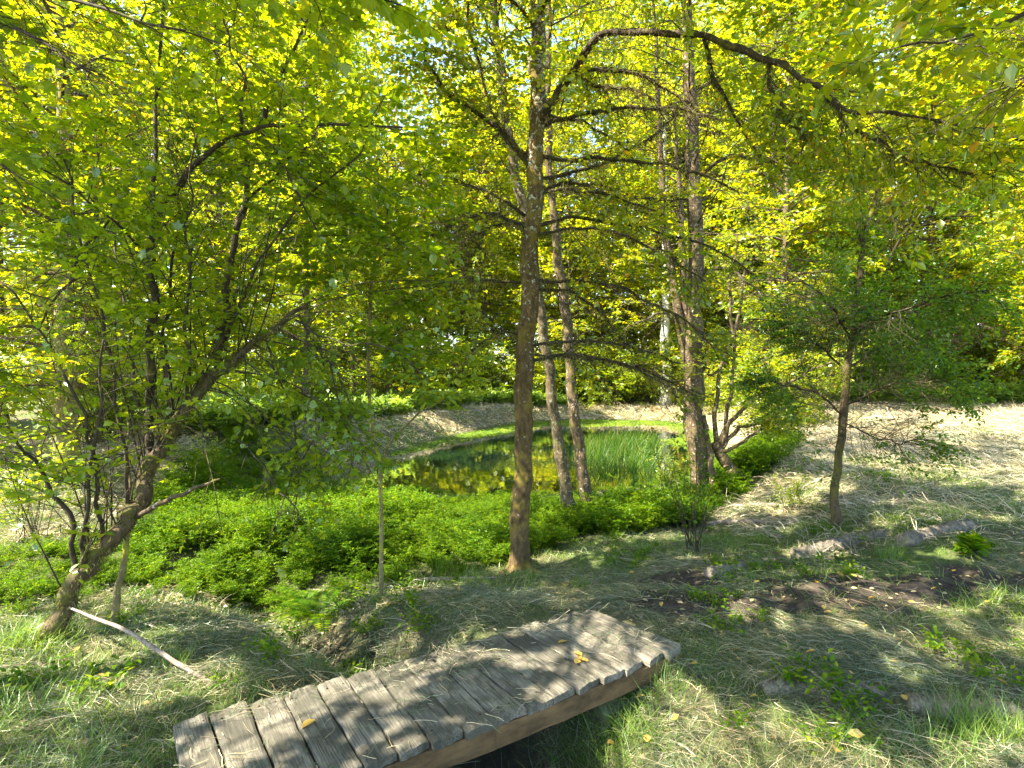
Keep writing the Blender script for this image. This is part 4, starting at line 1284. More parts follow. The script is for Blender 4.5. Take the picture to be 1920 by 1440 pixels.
protos = {
    'a': gen_tree("woodland_tree", 19, .12, 3.4, .20, 1, M['leaf_yellow'], M['bark_brown'], 80, 8, 6, 10, .19),
    'b': gen_tree("woodland_tree", 17, .10, 3.2, .16, 2, M['leaf_green'], M['bark_mossy'], 80, 8, 6, 10, .19),
    'c': gen_tree("woodland_tree", 21, .22, 3.6, .22, 3, M['leaf_yellow'], M['bark_lichen'], 76, 8, 6, 10, .20),
    'd': gen_tree("woodland_tree", 15, .06, 3.0, .14, 4, M['leaf_yellow'], M['bark_brown'], 76, 8, 6, 10, .18),
}
PAR = {'y': 0}
used = {k: False for k in protos}


def place(protos, used, kind, name, x, y, s, rz, label, group, cat="tree", z=None):
    p = protos[kind]
    if not used[kind]:
        o = p; used[kind] = True
        for ch_ in o.children: pass
    else:
        o = copy_tree(p)
    o.name = name
    o.location = (x, y, float(gh(x, y)) if z is None else z)
    o.rotation_euler = (0, 0, rz); o.scale = (s, s, s * (1 if cat == 'tree' else 1))
    tag(o, label, cat, group)
    return o


g = np.random.default_rng(300)
# trees whose trunks the photo shows
named = [
    (577, 792, 17.5, 'c', .6, "grey trunk leaning slightly behind the hay-covered left bank of the pond"),
    (664, 772, 23.0, 'b', .7, "dark slim trunk behind the left bank, left of its twin dark trunk"),
    (726, 768, 24.5, 'd', .75, "dark trunk behind the middle of the pond bank, right of the twin dark trunk"),
    (1245, 764, 29.5, 'c', .9, "white-barked tree on the far bank mirrored in the pond water"),
    (1268, 762, 31.0, 'a', .8, "brownish trunk just right of the white-barked tree on the far bank"),
    (1068, 762, 31.5, 'd', 1.0, "dark trunk straight across the pond beside a heap of dead twigs"),
    (870, 752, 35.0, 'a', .9, "slim tree behind the fern patch on the far bank"),
    (125, 900, 9.5, 'a', .62, "gold-mossed trunk rising behind the leaning tree at the left edge"),
]
for (u, v, d, k, s, lab) in named:
    p = W(u, 720, d)
    o = place(protos, used, k, "woodland_tree", p[0], d, s, g.uniform(0, 6.3), lab, None)
    special = M['bark_pale'] if 'white-barked tree on' in lab and 'right' not in lab else M['bark_gold'] if 'gold' in lab else None
    if special:
        for c_ in o.children:
            if c_.name.startswith('trunk'):
                c_.material_slots[0].link = 'OBJECT'; c_.material_slots[0].material = special
                c_.scale = (1.5, 1.5, 1)
zones = [
    ("leafy woodland tree in the wood left of the pond", "trees in the wood left of the pond",
     [(-8.8, 12.4), (-17, 13), (-19, 21), (-14.5, 29), (-22, 18), (-10.5, 30), (-13, 9.5), (-19, 27)]),
    ("tall leafy tree in the wood across the pond", "trees in the wood across the pond",
     [(-8, 30), (-5, 33), (-1.5, 31.5), (2.0, 34), (5.5, 33), (8.6, 36), (12, 33.5), (-12, 34), (-3, 38), (1, 41), (6, 40), (11, 40), (-17, 31), (-8, 40), (-14, 42), (-22, 38), (-24, 30), (16, 42), (-2, 46), (5, 47)]),
    ("leafy tree in the wood beyond the mown clearing", "trees in the wood beyond the mown clearing",
     [(14, 30), (17.5, 31), (21, 29.5), (25, 30), (28, 27), (19, 35), (23, 36), (28, 34), (33, 30), (15, 37), (27, 40), (21, 42), (33, 37), (24, 24.5), (29, 22), (38, 36)]),
    ("pale leafy tree standing at the right bank of the pond", "trees at the right bank of the pond", [(10.8, 22), (12.2, 26.5), (11, 30.5)]),
    ("leafy tree overhanging the right side of the mown clearing", "trees at the right side of the clearing", [(17, 15.2), (19.5, 19.5), (13.2, 10.2)]),
]
kk = list(protos)
ORD = ['first', 'second', 'third', 'fourth', 'fifth', 'sixth', 'seventh', 'eighth', 'ninth', 'tenth', 'eleventh', 'twelfth', 'thirteenth', 'fourteenth', 'fifteenth', 'sixteenth', 'seventeenth', 'eighteenth', 'nineteenth', 'twentieth', 'twenty-first', 'twenty-second', 'twenty-third', 'twenty-fourth', 'twenty-fifth', 'twenty-sixth', 'twenty-seventh', 'twenty-eighth', 'twenty-ninth', 'thirtieth']


def ordinal(pts, j):
    r = sorted(range(len(pts)), key=lambda q: pts[q][0] / pts[q][1]).index(j)
    return ORD[r] + " from the left"


for lab, grp, pts in zones:
    for j, (x, y) in enumerate(pts):
        k = kk[g.integers(0, 4)]
        if 'across' in lab: y += 2.6
        s = g.uniform(.85, 1.15) * (.7 if y < 16 else 1) * (.62 if x < -5 and y < 29 and x > -13 else 1)
        place(protos, used, k, "woodland_tree", x + g.uniform(-.4, .4), y + g.uniform(-.4, .4), s, g.uniform(0, 6.3), lab + ', ' + ordinal(pts, j), grp)

# undergrowth bushes along the wood's edge
def gen_bush(seed, lm, H=2.6, sp=1.5, size=.10):
    g = np.random.default_rng(seed)
    root = thing("bush", (0, 0, 0), "x", "bush")
    n = 16
    az = g.uniform(0, 6.28, n)
    P1 = grow(np.stack([g.normal(0, .2, n), g.normal(0, .2, n), np.full(n, -.1)], -1), np.stack([np.cos(az) * .5, np.sin(az) * .5, np.full(n, 1.0)], -1), g.uniform(.6, 1, n) * H, 8, .12, np.array([0, 0, -.02]), g)
    P2, P3 = ramify(P1, g, 8, .9, 5, .45, planar=.5, t20=.15)
    a = Acc(); a.add(*tubes(P1, np.linspace(.02, .005, 8)[None].repeat(n, 0), 4, 0, cap=False)); a.add(*tubes(P2, np.linspace(.008, .003, 6)[None].repeat(len(P2), 0), 3, 0, cap=False))
    a.build("stems", M['bark_twig'], root, True)
    a = Acc(); a.add(*shoot_leaves(P3, 9, size, g, LEAF_DIAMOND, flat=.5)); a.build("foliage", lm, root)
    return root


bp = {'a': gen_bush(1, M['leaf_green']), 'b': gen_bush(2, M['leaf_yellow'], 3.2, 1.5, .11), 'c': gen_bush(3, M['leaf_yellow'], 2.2, 1.5, .09)}
bu = {k: False for k in bp}
bz = [("leafy bush under the trees across the pond", "bushes across the pond", [(x_, 29.6 + g.uniform(-.3, 2.6)) for x_ in np.arange(-13, 13.5, .95)]),
      ("leafy bush under the trees left of the pond", "bushes left of the pond", [(-9.6, 15.5), (-9.3, 18.5), (-9.2, 21), (-8.6, 24.5), (-7.5, 27.5), (-9.5, 13), (-11, 14.5), (-11.5, 20), (-8.5, 25.5), (-4, 29.8), (-13, 11.5), (-10.5, 9.5), (-11, 23), (-10, 27), (-14, 24), (-13, 19), (-4.6, 30), (-15, 16.3), (-8, 28.5), (-6.8, 30.2)]),
      ("leafy bush at the wood's edge beyond the mown clearing", "bushes beyond the clearing", [(12.5, 30), (14.5, 31.5), (16.5, 30.2), (18.8, 30.8), (21, 31), (23.2, 29.8), (25.5, 30.5), (28, 29), (30.5, 27.5), (20, 33)]),
      ("leafy bush between the pond and the clearing", "bushes between pond and clearing", [(8.6, 17.5), (9.6, 20), (10.4, 23.5), (9.6, 26.5), (11.2, 28.5)])]
for lab, grp, pts in bz:
    for j, (x, y) in enumerate(pts):
        place(bp, bu, 'abc'[g.integers(0, 3)] if y > 20 else 'ab'[g.integers(0, 2)], "bush", x, y, g.uniform(.8, 1.7) * (.75 if x < -3 and y < 29 else 1), g.uniform(0, 6.3), lab + ', ' + ordinal(pts, j), grp, "bush")

# far-off wood as one mass
n = 300000
g = np.random.default_rng(9)
x = g.uniform(-75, 75, n); y = x * 0
ctr = g.integers(0, 800, n); cx = g.uniform(-62, 62, 800); cyy = g.uniform(46, 58, 800); cz = g.uniform(0, 36, 800)
dv = nrm(g.normal(0, 1, (n, 3))) * (g.random((n, 1)) ** .4) * np.array([4.2, 3, 2.6])
Pp = np.stack([cx[ctr], cyy[ctr], cz[ctr]], -1) + dv
Pp[:, 2] = np.maximum(Pp[:, 2], .2)
a = Acc(); a.add(*leaves(Pp, g.normal(0, 1, (n, 3)), nrm(g.normal(0, .7, (n, 3)) + np.array([0, 0, 1.0])), g.uniform(.35, .7, n), LEAF_DIAMOND))
tag(a.build("far_woods", M['leaf_yellow']), "far-off green wood closing the view behind the trees", "woods", kind="stuff")

# ------------------------------------------------------------------ low plants
def stuff(name, a, m, label, cat):
    o = a.build(name, m)
    return tag(o, label, cat, kind="stuff")


def herb_templates(g, n=7, H=.4, leaf=.036, per=11, st=6, tpl=LEAF_SIMPLE):
    out = []
    for _ in range(n):
        az = g.uniform(0, 6.28, st)
        P1 = grow(np.zeros((st, 3)) + g.normal(0, .03, (st, 3)) * [1, 1, 0], np.stack([np.cos(az) * .45, np.sin(az) * .45, np.ones(st)], -1), H * g.uniform(.6, 1.1, st), 5, .12, np.array([0, 0, -.05]), g)
        q, d, t = offshoots(P1, 4, .35, 1, 1.1, g, .9)
        P3 = grow(q, d, .16 * (1.1 - .4 * t), 4, .1, np.array([0, 0, -.04]), g)
        a = Acc()
        a.add(*shoot_leaves(P3, per, leaf, g, tpl, flat=.35)); a.add(*shoot_leaves(P1, 5, leaf * 1.1, g, tpl, t0=.4, flat=.35))
        a.add(*tubes(P1, np.linspace(.004, .0015, 5)[None].repeat(st, 0), 3, 0, cap=False))
        out.append((np.concatenate(a.V), np.concatenate(a.S), np.concatenate(a.L)))
    return out


def scatter_templates(tmps, P, scale, g, acc, upn=None):
    k = g.integers(0, len(tmps), len(P))
    az = g.uniform(0, 6.28, len(P))
    for j, (V, S, L) in enumerate(tmps):
        m = np.where(k == j)[0]
        if not len(m): continue
        c, s = np.cos(az[m])[:, None], np.sin(az[m])[:, None]
        X = (V[None, :, 0] * c - V[None, :, 1] * s) * scale[m][:, None] + P[m, 0][:, None]
        Y = (V[None, :, 0] * s + V[None, :, 1] * c) * scale[m][:, None] + P[m, 1][:, None]
        Z = V[None, :, 2] * scale[m][:, None] + P[m, 2][:, None]
        VV = np.stack([X, Y, Z], -1).reshape(-1, 3)
        acc.add(VV, np.tile(S, len(m)), (L[None] + (np.arange(len(m)) * len(V))[:, None]).ravel())


g = np.random.default_rng(401)
n = 11500
x = g.uniform(-7, 7.5, n); y = g.uniform(3.6, 16, n)
cv = cover(x, y)
k = (g.random(n) < cv * .9 * (.7 + .3 * sstep(.3, .45, vnoise(x * 1.7, y * 1.7, 64)))) & (pond_sdf(x, y) > -.15)
x, y = x[k], y[k]
hs = (.5 + .8 * vnoise(x * 1.1, y * 1.1, 61) ** 1.2) * g.uniform(.7, 1.15, len(x)) * (.45 + .55 * sstep(4.8, 7.5, y))
near_pond = sstep(2.8, .5, pond_sdf(x, y))
hs *= 1 - .72 * near_pond
hs *= .35 + .65 * sstep(.3, 1.1, np.hypot(x - G(975, 1068)[0], y - G(975, 1068)[1] + .2))
a = Acc(); scatter_templates(herb_templates(g), np.stack([x, y, gh(x, y)], -1), hs, g, a)
u_ = g.random(len(x)) < .7
fine = herb_templates(g, 7, .36, .024, 17, 7, LEAF_DIAMOND)
scatter_templates(fine, np.stack([x, y, gh(x, y)], -1)[u_], hs[u_] * g.uniform(.8, 1.5, u_.sum()), g, a)
stuff("undergrowth", a, M['leaf_herb'], "dense bright green low plants covering the hollow between the pond and the mown grass", "undergrowth")

# sparse herbs in the mown grass and litter
n = 900
x = g.uniform(-4.5, 6.5, n); y = g.uniform(1.6, 9, n)
k = (g.random(n) < .45 * sstep(.52, .68, vnoise(x * 1.3, y * 1.3, 66)) + .05) & (cover(x, y) < .3)
k &= ~((np.abs((x + .28) * -.515 + (y - 3.17) * .857) < .5) & (np.abs((x + .28) * .857 + (y - 3.17) * .515) < 1.5))
x, y = x[k], y[k]
a = Acc(); scatter_templates(herb_templates(g, 5, .12, .035, 5, 4), np.stack([x, y, gh(x, y)], -1), g.uniform(.5, 1.1, len(x)), g, a)
stuff("clover", a, M['leaf_herb'], "low green weeds dotted through the mown grass", "weeds")


# ferny horsetail growth behind the far bank and at the clearing's edge
def fern_tuft(g, n=26, L=.8, w=.05):
    az = g.uniform(0, 6.28, n)
    P = grow(g.normal(0, .12, (n, 3)) * [1, 1, 0], np.stack([np.cos(az) * .5, np.sin(az) * .5, np.ones(n)], -1), L * g.uniform(.6, 1, n), 7, .05, np.array([0, 0, -.12]), g)
    return shoot_leaves(P, 12, w * 3, g, LEAF_DIAMOND, t0=.15, flat=.3, svar=.2)


ft = [fern_tuft(g) for _ in range(5)]
pts = []
for _ in range(1300):
    s_ = g.random()
    u = g.random() * 2
    if s_ < .5:   # strip behind the left berm
        i = g.integers(0, 4); A_, B_ = np.array([(-7.4, 14.5), (-6.3, 19), (-4.6, 23.4), (-1.8, 28.3), (2.5, 30)])[[i, i + 1]]
        t = g.random(); p = A_ * (1 - t) + B_ * t + np.array([-.9, .5]) * g.uniform(-.5, 1.5)
    else:
        t = g.random(); p = np.array([11, 27.5]) * (1 - t) + np.array([29, 24.0]) * t + np.array([.3, 1.0]) * g.uniform(0, 2.6)
    pts.append(p)
pts = np.array(pts)
pts = pts[pond_sdf(pts[:, 0], pts[:, 1]) > 1.6]
a = Acc(); scatter_templates(ft, np.stack([pts[:, 0], pts[:, 1], gh(pts[:, 0], pts[:, 1])], -1), g.uniform(.9, 1.6, len(pts)), g, a)
stuff("fern_growth", a, M['leaf_fern'], "soft pale green feathery growth behind the pond bank and along the clearing's far edge", "ferns")


def blades(x, y, z, h, w, g, lean=.35, K=4, droop=-.12):
    n = len(x)
    az = g.uniform(0, 6.28, n)
    P = grow(np.stack([x, y, z], -1), np.stack([np.cos(az) * lean, np.sin(az) * lean, np.ones(n)], -1) + g.normal(0, .15, (n, 3)), h, K, .08, np.array([0, 0, droop]), g)
    ww = w[:, None] * np.linspace(1, .1, K)[None]
    sd = nrm(np.stack([-np.sin(az), np.cos(az), np.zeros(n)], -1) + g.normal(0, .3, (n, 3)))
    return ribbons(P, ww, sd)


# reeds standing in the pond
g = np.random.default_rng(410)
n = 15000
x = g.uniform(.8, 6.6, n); y = g.uniform(12.4, 23, n)
dens = sstep(1.15, .5, np.hypot((x - 2.75 - .19 * (y - 14)) / 1.35, (y - 17.5) / 5.0) + .5 * (vnoise(x * 1.1, y * .8, 71) - .5))
k = (g.random(n) < dens) & (pond_sdf(x, y) < -.1)
x, y = x[k], y[k]
a = Acc(); a.add(*blades(x, y, np.full(len(x), WATER_Z - .05), g.uniform(.2, .72, len(x)), g.uniform(.006, .012, len(x)), g, .42, 5, -.13))
stuff("reeds", a, M['leaf_reed'], "patch of bright green reeds standing in the pond water", "reeds")

# green grass blades
g = np.random.default_rng(420)
n = 300000
rr = 1.3 + 12 * g.random(n) ** 1.7; th = g.uniform(-.95, .95, n)
x = rr * np.sin(th); y = rr * np.cos(th)
gm = np.maximum(sstep(.42, .62, vnoise(x * .9 + 9, y * .9, 81)) * .8, .5 * sstep(-1.2, -2.6, x) * sstep(5.6, 4.6, y)) + .10
onb = (np.abs((x + .28) * -.515 + (y - 3.17) * .857 - .0) < .42) & (np.abs((x + .28) * .857 + (y - 3.17) * .515) < 1.32)
k = (g.random(n) < gm * (1 - .9 * soil(x, y)) * (1 - .9 * cover(x, y))) & ~onb & (pond_sdf(x, y) > .2)
x, y = x[k], y[k]; rr = rr[k]
for (u_, v_, w_) in ((975, 1066, .11), (1077, 990, .1), (1102, 978, .1), (1320, 938, .18), (1567, 993, .08), (92, 1200, .12), (713, 1128, .05), (216, 1175, .05)):
    b_ = G(u_, v_); m_ = 420; t_ = g.uniform(0, 6.28, m_); q_ = w_ * (.75 + 1.3 * g.random(m_) ** 1.5)
    x = np.append(x, b_[0] + q_ * np.cos(t_)); y = np.append(y, b_[1] + q_ * np.sin(t_)); rr = np.append(rr, np.full(m_, b_[1]))
a = Acc(); a.add(*blades(x, y, gh(x, y) - .005, g.uniform(.03, .13, len(x)) * (1 + .8 * (vnoise(x * 2, y * 2, 83) > .72)), .0011 + .00035 * rr, g, .7, 4, -.22))
stuff("green_grass", a, M['leaf_grass'], "short green grass blades growing up through the cut hay", "grass")

# cut hay lying in swirls
def hay(n, rmax, seed, rmin=1.2):
    g = np.random.default_rng(seed)
    rr = rmin + (rmax - rmin) * g.random(n) ** 1.6; th = g.uniform(-.95, .95, n)
    x = rr * np.sin(th); y = rr * np.cos(th)
    dn = .35 + .65 * sstep(.35, .6, fbm(x * 1.2, y * 1.2, 3, 91))
    onb = (np.abs((x + .28) * -.515 + (y - 3.17) * .857) < .40) & (np.abs((x + .28) * .857 + (y - 3.17) * .515) < 1.3)
    dd = poly_dist(x, y, DITCH)
    k = (g.random(n) < dn * (1 - .93 * soil(x, y)) * (1 - .97 * cover(x, y)) * (1 - .5 * litter_m(x, y)) * (.3 + .7 * sstep(.12, .35, dd)) * (1 - .8 * np.exp(-(((x - .05) * .8 + (y - 2.62) * .6) / .6) ** 2 - (((x - .05) * .6 - (y - 2.62) * .8) / .26) ** 2))) & (pond_sdf(x, y) > .1) & ~onb
    x, y, rr = x[k], y[k], rr[k]
    n = len(x)
    ang = 6.28 * 2.2 * vnoise(x * .9 + 4, y * .9, 93) + g.normal(0, .8, n)
    L = g.uniform(.05, .24, n)
    hmp = .045 * vnoise(x * 2.2, y * 2.2, 95) + .02
    z = gh(x, y) + g.random(n) ** 1.5 * hmp + .003
    el = g.normal(0.12, .2, n)
    K = 6
    st = L / (K - 1)
    P = np.empty((n, K, 3)); P[:, 0] = np.stack([x, y, z], -1)
    cv = g.normal(0, .34, n)
    for q in range(1, K):
        P[:, q, 0] = P[:, q - 1, 0] + np.cos(ang) * np.cos(el) * st
        P[:, q, 1] = P[:, q - 1, 1] + np.sin(ang) * np.cos(el) * st
        P[:, q, 2] = P[:, q - 1, 2] + np.sin(el) * st
        ang = ang + cv; el = el - .10 - .05 * g.random(n)
    gz = gh(P[:, -1, 0], P[:, -1, 1]) + .002
    tt = np.linspace(0, 1, K)[None]
    P[..., 2] = np.maximum(P[..., 2], (gh(P[:, 0, 0], P[:, 0, 1])[:, None] * (1 - tt) + gz[:, None] * tt) + .002 + hmp[:, None] * .2)
    w = (.0006 + .0002 * rr)[:, None] * np.linspace(1, .5, K)[None] * g.uniform(.6, 1.3, n)[:, None]
    return ribbons(P, w, nrm(g.normal(0, 1, (n, 3)) + np.array([0, 0, .2])))


a = Acc(); a.add(*hay(230000, 16, 500)); a.add(*hay(130000, 5, 501))
stuff("cut_hay", a, M['hay'], "pale dried grass cuttings lying in combed swirls over the ground", "hay")

# coarse hay on the far bank and the clearing
g = np.random.default_rng(510)
n = 360000
x = np.concatenate([g.uniform(-13, 9, n // 2), g.uniform(3, 30, n // 2)]); y = np.concatenate([g.uniform(5.5, 30.5, n // 2), g.uniform(6, 30, n // 2)])
s = pond_sdf(x, y)
k = (s > .15) & (cover(x, y) < .2) & ((s < 3.4) | (x > 3) | (x < -4.3)) & (g.random(len(x)) < .35 + .6 * vnoise(x * .6, y * .6, 97))
x, y = x[k], y[k]; n = len(x)
ang = 6.28 * vnoise(x * .5, y * .5, 99) + g.normal(0, .8, n)
D = np.stack([np.cos(ang), np.sin(ang), g.normal(.12, .2, n)], -1)
P = grow(np.stack([x, y, gh(x, y) + g.random(n) * .05], -1), D, g.uniform(.10, .38, n) * (.6 + y * .03), 4, .28, np.array([0, 0, -.09]), g)
a = Acc(); a.add(*ribbons(P, (.0008 + .00042 * y)[:, None] * np.linspace(1, .5, 4)[None], nrm(g.normal(0, 1, (n, 3)) + np.array([0, 0, .6]))))
stuff("bank_hay", a, M['hay_dry_sunlit'], "bleached hay in a sunlit tone covering the far pond bank and the sunny clearing", "hay")

# leaf litter and bark crumbs
g = np.random.default_rng(520)
n = 9000
x = np.concatenate([g.normal(-1.9, 1.2, n // 2), g.uniform(-4, 6, n // 2)]); y = np.concatenate([g.normal(4.8, .6, n // 2), g.uniform(1.8, 7, n // 2)])
k = g.random(n) < np.maximum(litter_m(x, y), .9 * soil(x, y)) * .9 + .06
x, y = x[k], y[k]; n = len(x)
a = Acc(); t = g.uniform(0, 6.28, n)
a.add(*leaves(np.stack([x, y, gh(x, y) + .008 + .012 * g.random(n)], -1), np.stack([np.cos(t), np.sin(t), g.normal(0, .15, n)], -1), nrm(np.array([[0, 0, 1.0]]) + g.normal(0, .35, (n, 3))), g.uniform(.015, .05, n), LEAF_SIMPLE))
stuff("leaf_litter", a, M['litter'], "brown leaf litter strewn over the bare soil and the hollow", "litter")

# bits of hay on the bridge planks
g = np.random.default_rng(530)
n = 4200
s_ = g.uniform(.005, .995, n); o_ = g.uniform(.01, .99, n)
dens = vnoise(s_ * 7, o_ * 3, 55)
k = g.random(n) < sstep(.4, .8, dens) + .06
s_, o_ = s_[k], o_[k]; n = len(s_)
p = deckuv(s_, o_)
t = g.uniform(0, 6.28, n)
P = grow(np.column_stack([p, np.full(n, DECK + .004) + .006 * g.random(n)]), np.stack([np.cos(t), np.sin(t), np.full(n, .1)], -1), g.uniform(.01, .13, n), 5, .16, np.array([0, 0, -.03]), g)
P[..., 2] = np.maximum(P[..., 2], DECK + .004)
a = Acc(); a.add(*ribbons(P, np.full((n, 5), .0012), nrm(g.normal(0, 1, (n, 3)))))
stuff("hay_wisps", a, M['hay'], "thin wisps of dry grass scattered over the footbridge planks", "hay")

# ------------------------------------------------------------------ fallen leaves one can count
g = np.random.default_rng(540)
V = np.array([(0, 0, 0.0), (.26, .22, .10), (.32, .58, .10), (0, 1, .02), (-.32, .58, .16), (-.26, .22, .08), (0, .5, -.02)])
lm = mesh_from("fallen_leaf", V, [4, 3, 4, 3], [0, 1, 2, 6, 6, 2, 3, 0, 6, 4, 5, 6, 3, 4], M['leaf_orange'])
spots = [(1632, 1055, 1), (1675, 1075, 1), (1568, 1083, 1), (1532, 1105, 1), (1606, 1092, 1), (1745, 1118, 1), (1560, 1160, 1), (1545, 1158, 1), (1725, 1153, 1), (1700, 1140, 1), (1440, 1095, 2), (1424, 1100, 2), (1855, 1140, 2), (1600, 1235, 0), (1625, 1192, 0),
         (1390, 1232, 2), (1382, 1250, 2), (1292, 1262, 0), (1405, 1323, 0), (1665, 1254, 2), (1600, 1278, 0), (1404, 1367, 0), (1258, 1372, 0), (1150, 1410, 0), (1212, 1412, 0), (1568, 1425, 0), (1590, 1396, 0), (1208, 1320, 0), (905, 1152, 0), (778, 1160, 0),
         (1180, 1084, 0), (1060, 1110, 0), (1072, 1103, 0), (268, 1337, 0), (315, 1343, 0), (197, 1284, 0), (1510, 1240, 0), (1440, 1192, 0), (1750, 1242, 0), (1890, 1300, 0), (1830, 1180, 0), (1480, 1060, 1), (1640, 1130, 1), (1790, 1080, 1),
         (1350, 1180, 0), (1240, 1140, 0), (1330, 1060, 0), (860, 1110, 0), (560, 1310 - 60, 0), (150, 1230, 0), (60, 1330, 0), (240, 1420, 0), (1700, 1330, 0), (1480, 1390, 0), (1860, 1390, 0)]
labs = {0: ("orange fallen leaf lying on the cut hay", "fallen leaves on the cut hay"), 1: ("orange fallen leaf lying on the dark bare soil", "fallen leaves on the dark soil"), 2: ("pale yellow fallen leaf on the grass", "pale fallen leaves on the grass")}
for u, v, k in spots:
    p = G(u, v)
    o = link("fallen_leaf", lm)
    s = g.uniform(.035, .065)
    o.scale = (s, s, s); o.location = (p[0], p[1], p[2] + .045); o.rotation_euler = (g.uniform(-.5, .5), g.uniform(-.5, .5), g.uniform(0, 6.3))
    if k == 0:
        w_ = ("on the grass left of the footbridge" if u < 420 else "on the hay behind the footbridge" if v < 1165 and u < 1330 else "on the hay between footbridge and soil patch" if v < 1260 and u < 1560
              else "on the hay in front of the footbridge's right end" if u < 1300 else "on the hay at the lower right edge" if u > 1560 and v > 1300 else "on the hay in front of the dark soil")
        tag(o, "orange fallen leaf lying " + w_, "leaf", "fallen leaves " + w_)
    elif k == 1:
        w_ = "at the left part of the dark soil patch" if u < 1590 else "at the right part of the dark soil patch"
        tag(o, "orange fallen leaf lying " + w_, "leaf", "fallen leaves " + w_)
    else:
        tag(o, labs[k][0], "leaf", labs[k][1])
for u, v in ((1092, 1232), (1104, 1243), (1088, 1238), (1046, 1208), (590, 1352), (1078, 1246)):
    q_ = deckpt(u, v)
    o = link("fallen_leaf", lm); s = g.uniform(.05, .075)
    o.scale = (s, s, s); o.location = (q_[0], q_[1], DECK + .008); o.rotation_euler = (g.uniform(-.3, .1), g.uniform(-.3, .3), g.uniform(0, 6.3))
    tag(o, "yellow-brown fallen leaf lying on the footbridge planks", "leaf", "fallen leaves on the footbridge")


# ------------------------------------------------------------------ logs, sticks, stones
def log(name, keys, label, m, cat="log", sides=16, rough=.16, lift=.5, n=26, seed=1, parts=None):
    pts = [G(u, v) for u, v, w in keys]
    k = np.array([[p[0], p[1], p[2] + w / 2 / F * p[1] * lift, w / 2 / F * p[1]] for p, (u, v, w) in zip(pts, keys)])
    b0 = k[0, :3]
    s = spline(k, n)
    t = Tree(name, b0, label, cat)
    P = s[:, :3]
    t.tube("log_body" if cat == "log" else "stick_body", [(P, s[:, 3])], m, 30 if cat == "log" else 10, rough, seed, relief=.028 if cat == 'log' else .005, dens=5)
    return t, P, s[:, 3]


log("fallen_log", [(1490, 1050, 26), (1540, 1038, 28), (1600, 1022, 27), (1660, 1010, 22)], "long grey half-buried log lying behind the dark soil patch", M['log_bark'], seed=3)
log("fallen_log", [(1695, 1025, 30), (1735, 1012, 28), (1790, 1000, 26), (1820, 992, 24)], "short rough-barked log with a broken orange end by the right-hand hay", M['log_bark'], seed=5)
log("fallen_log", [(1330, 1082, 22), (1380, 1072, 20), (1440, 1062, 20), (1490, 1058, 14)], "crumbling dark log left of the soil patch", M['log_bark'], seed=6)
log("fallen_log", [(1430, 1295, 34), (1530, 1300, 38), (1660, 1312, 36)], "pale weathered log sunk in the hay in front of the footbridge", M['log_bark'], seed=7, lift=.05)
log("fallen_log", [(1700, 1325, 44), (1800, 1338, 46), (1960, 1350, 40)], "thick grey log end at the lower right edge of the mown grass", M['log_bark'], seed=8, lift=.1)
log("fallen_branch", [(1300, 965, 6), (1360, 952, 8), (1450, 948, 7), (1560, 955, 4)], "slender branch lying just beyond the small dark-leaved tree", M['dead_wood'], "branch", 8, seed=9)
log("fallen_branch", [(1325, 985, 8), (1400, 980, 9), (1480, 985, 5)], "grey branch lying left of the small dark-leaved tree", M['dead_wood'], "branch", 8, seed=10)
log("fallen_branch", [(1410, 982, 7), (1430, 1000, 9), (1462, 1010, 10)], "short bent branch stub beside the long grey log", M['dead_wood'], "branch", 8, seed=12)
log("fallen_branch", [(0, 1255, 8), (40, 1250, 9), (75, 1254, 9), (88, 1285, 7)], "pale green crooked twig on the grass at the left edge", M['dead_wood'], "branch", 8, seed=13)
log("fallen_branch", [(420, 1112, 5), (520, 1108, 7), (640, 1110, 5)], "thin dark branch lying in the hollow behind the sapling", M['dead_wood'], "branch", 7, seed=14)
log("fallen_branch", [(730, 1096, 6), (820, 1088, 8), (930, 1086, 5)], "thin twig lying left of the tall tree's foot", M['dead_wood'], "branch", 7, seed=15)
# the long propped stick
e = G(405, 1284); tpv = W(130, 1139, G(100, 1198)[1] - .05)
b0 = e.copy()
t = Tree("propped_stick", b0, "long bleached stick leaning from the grass onto the leaning trunk's foot", "stick")
ks = spline(np.array([[e[0] + .05, e[1] - .03, e[2] - .02, .014], [*(W(336, 1246, e[1] * .85 + tpv[1] * .15)), .0135], [*(W(240, 1184, e[1] * .5 + tpv[1] * .5)), .011], [*(W(180, 1160, e[1] * .25 + tpv[1] * .75)), .010], [*tpv, .006]]), 30)
t.tube("stick_body", [(ks[:, :3], ks[:, 3])], M['dead_wood'], 9, .14, 4)
# stone
g = np.random.default_rng(9)
def stone(u, v, sx, label, seed):
    p = G(u, v)
    th, ph = np.meshgrid(np.linspace(0, 2 * math.pi, 17)[:-1], np.linspace(0, math.pi, 10))
    X = np.stack([np.cos(th) * np.sin(ph), np.sin(th) * np.sin(ph), np.cos(ph)], -1).reshape(-1, 3)
    X = X * (1 + .5 * (vnoise(X[:, 0] * 1.6 + seed, X[:, 1] * 1.6, seed, X[:, 2] * 1.6) - .5))[:, None] * np.array([sx, sx * .7, sx * .5])
    I = np.arange(9)[:, None] * 16; a_ = np.arange(16)[None]; b_ = (a_ + 1) % 16
    q = np.stack([I + a_, I + 16 + a_, I + 16 + b_, I + b_], -1).reshape(-1, 4)
    o = link("stone", mesh_from("stone", X, np.full(len(q), 4), q, M['stone'], True), loc=(p[0], p[1], p[2] + sx * .2))
    tag(o, label, "stone")
stone(1354, 1088, .075, "smooth grey stone in the hay left of the dark soil", 3)
stone(1345, 1068, .05, "small rough stone just behind the smooth grey stone", 5)

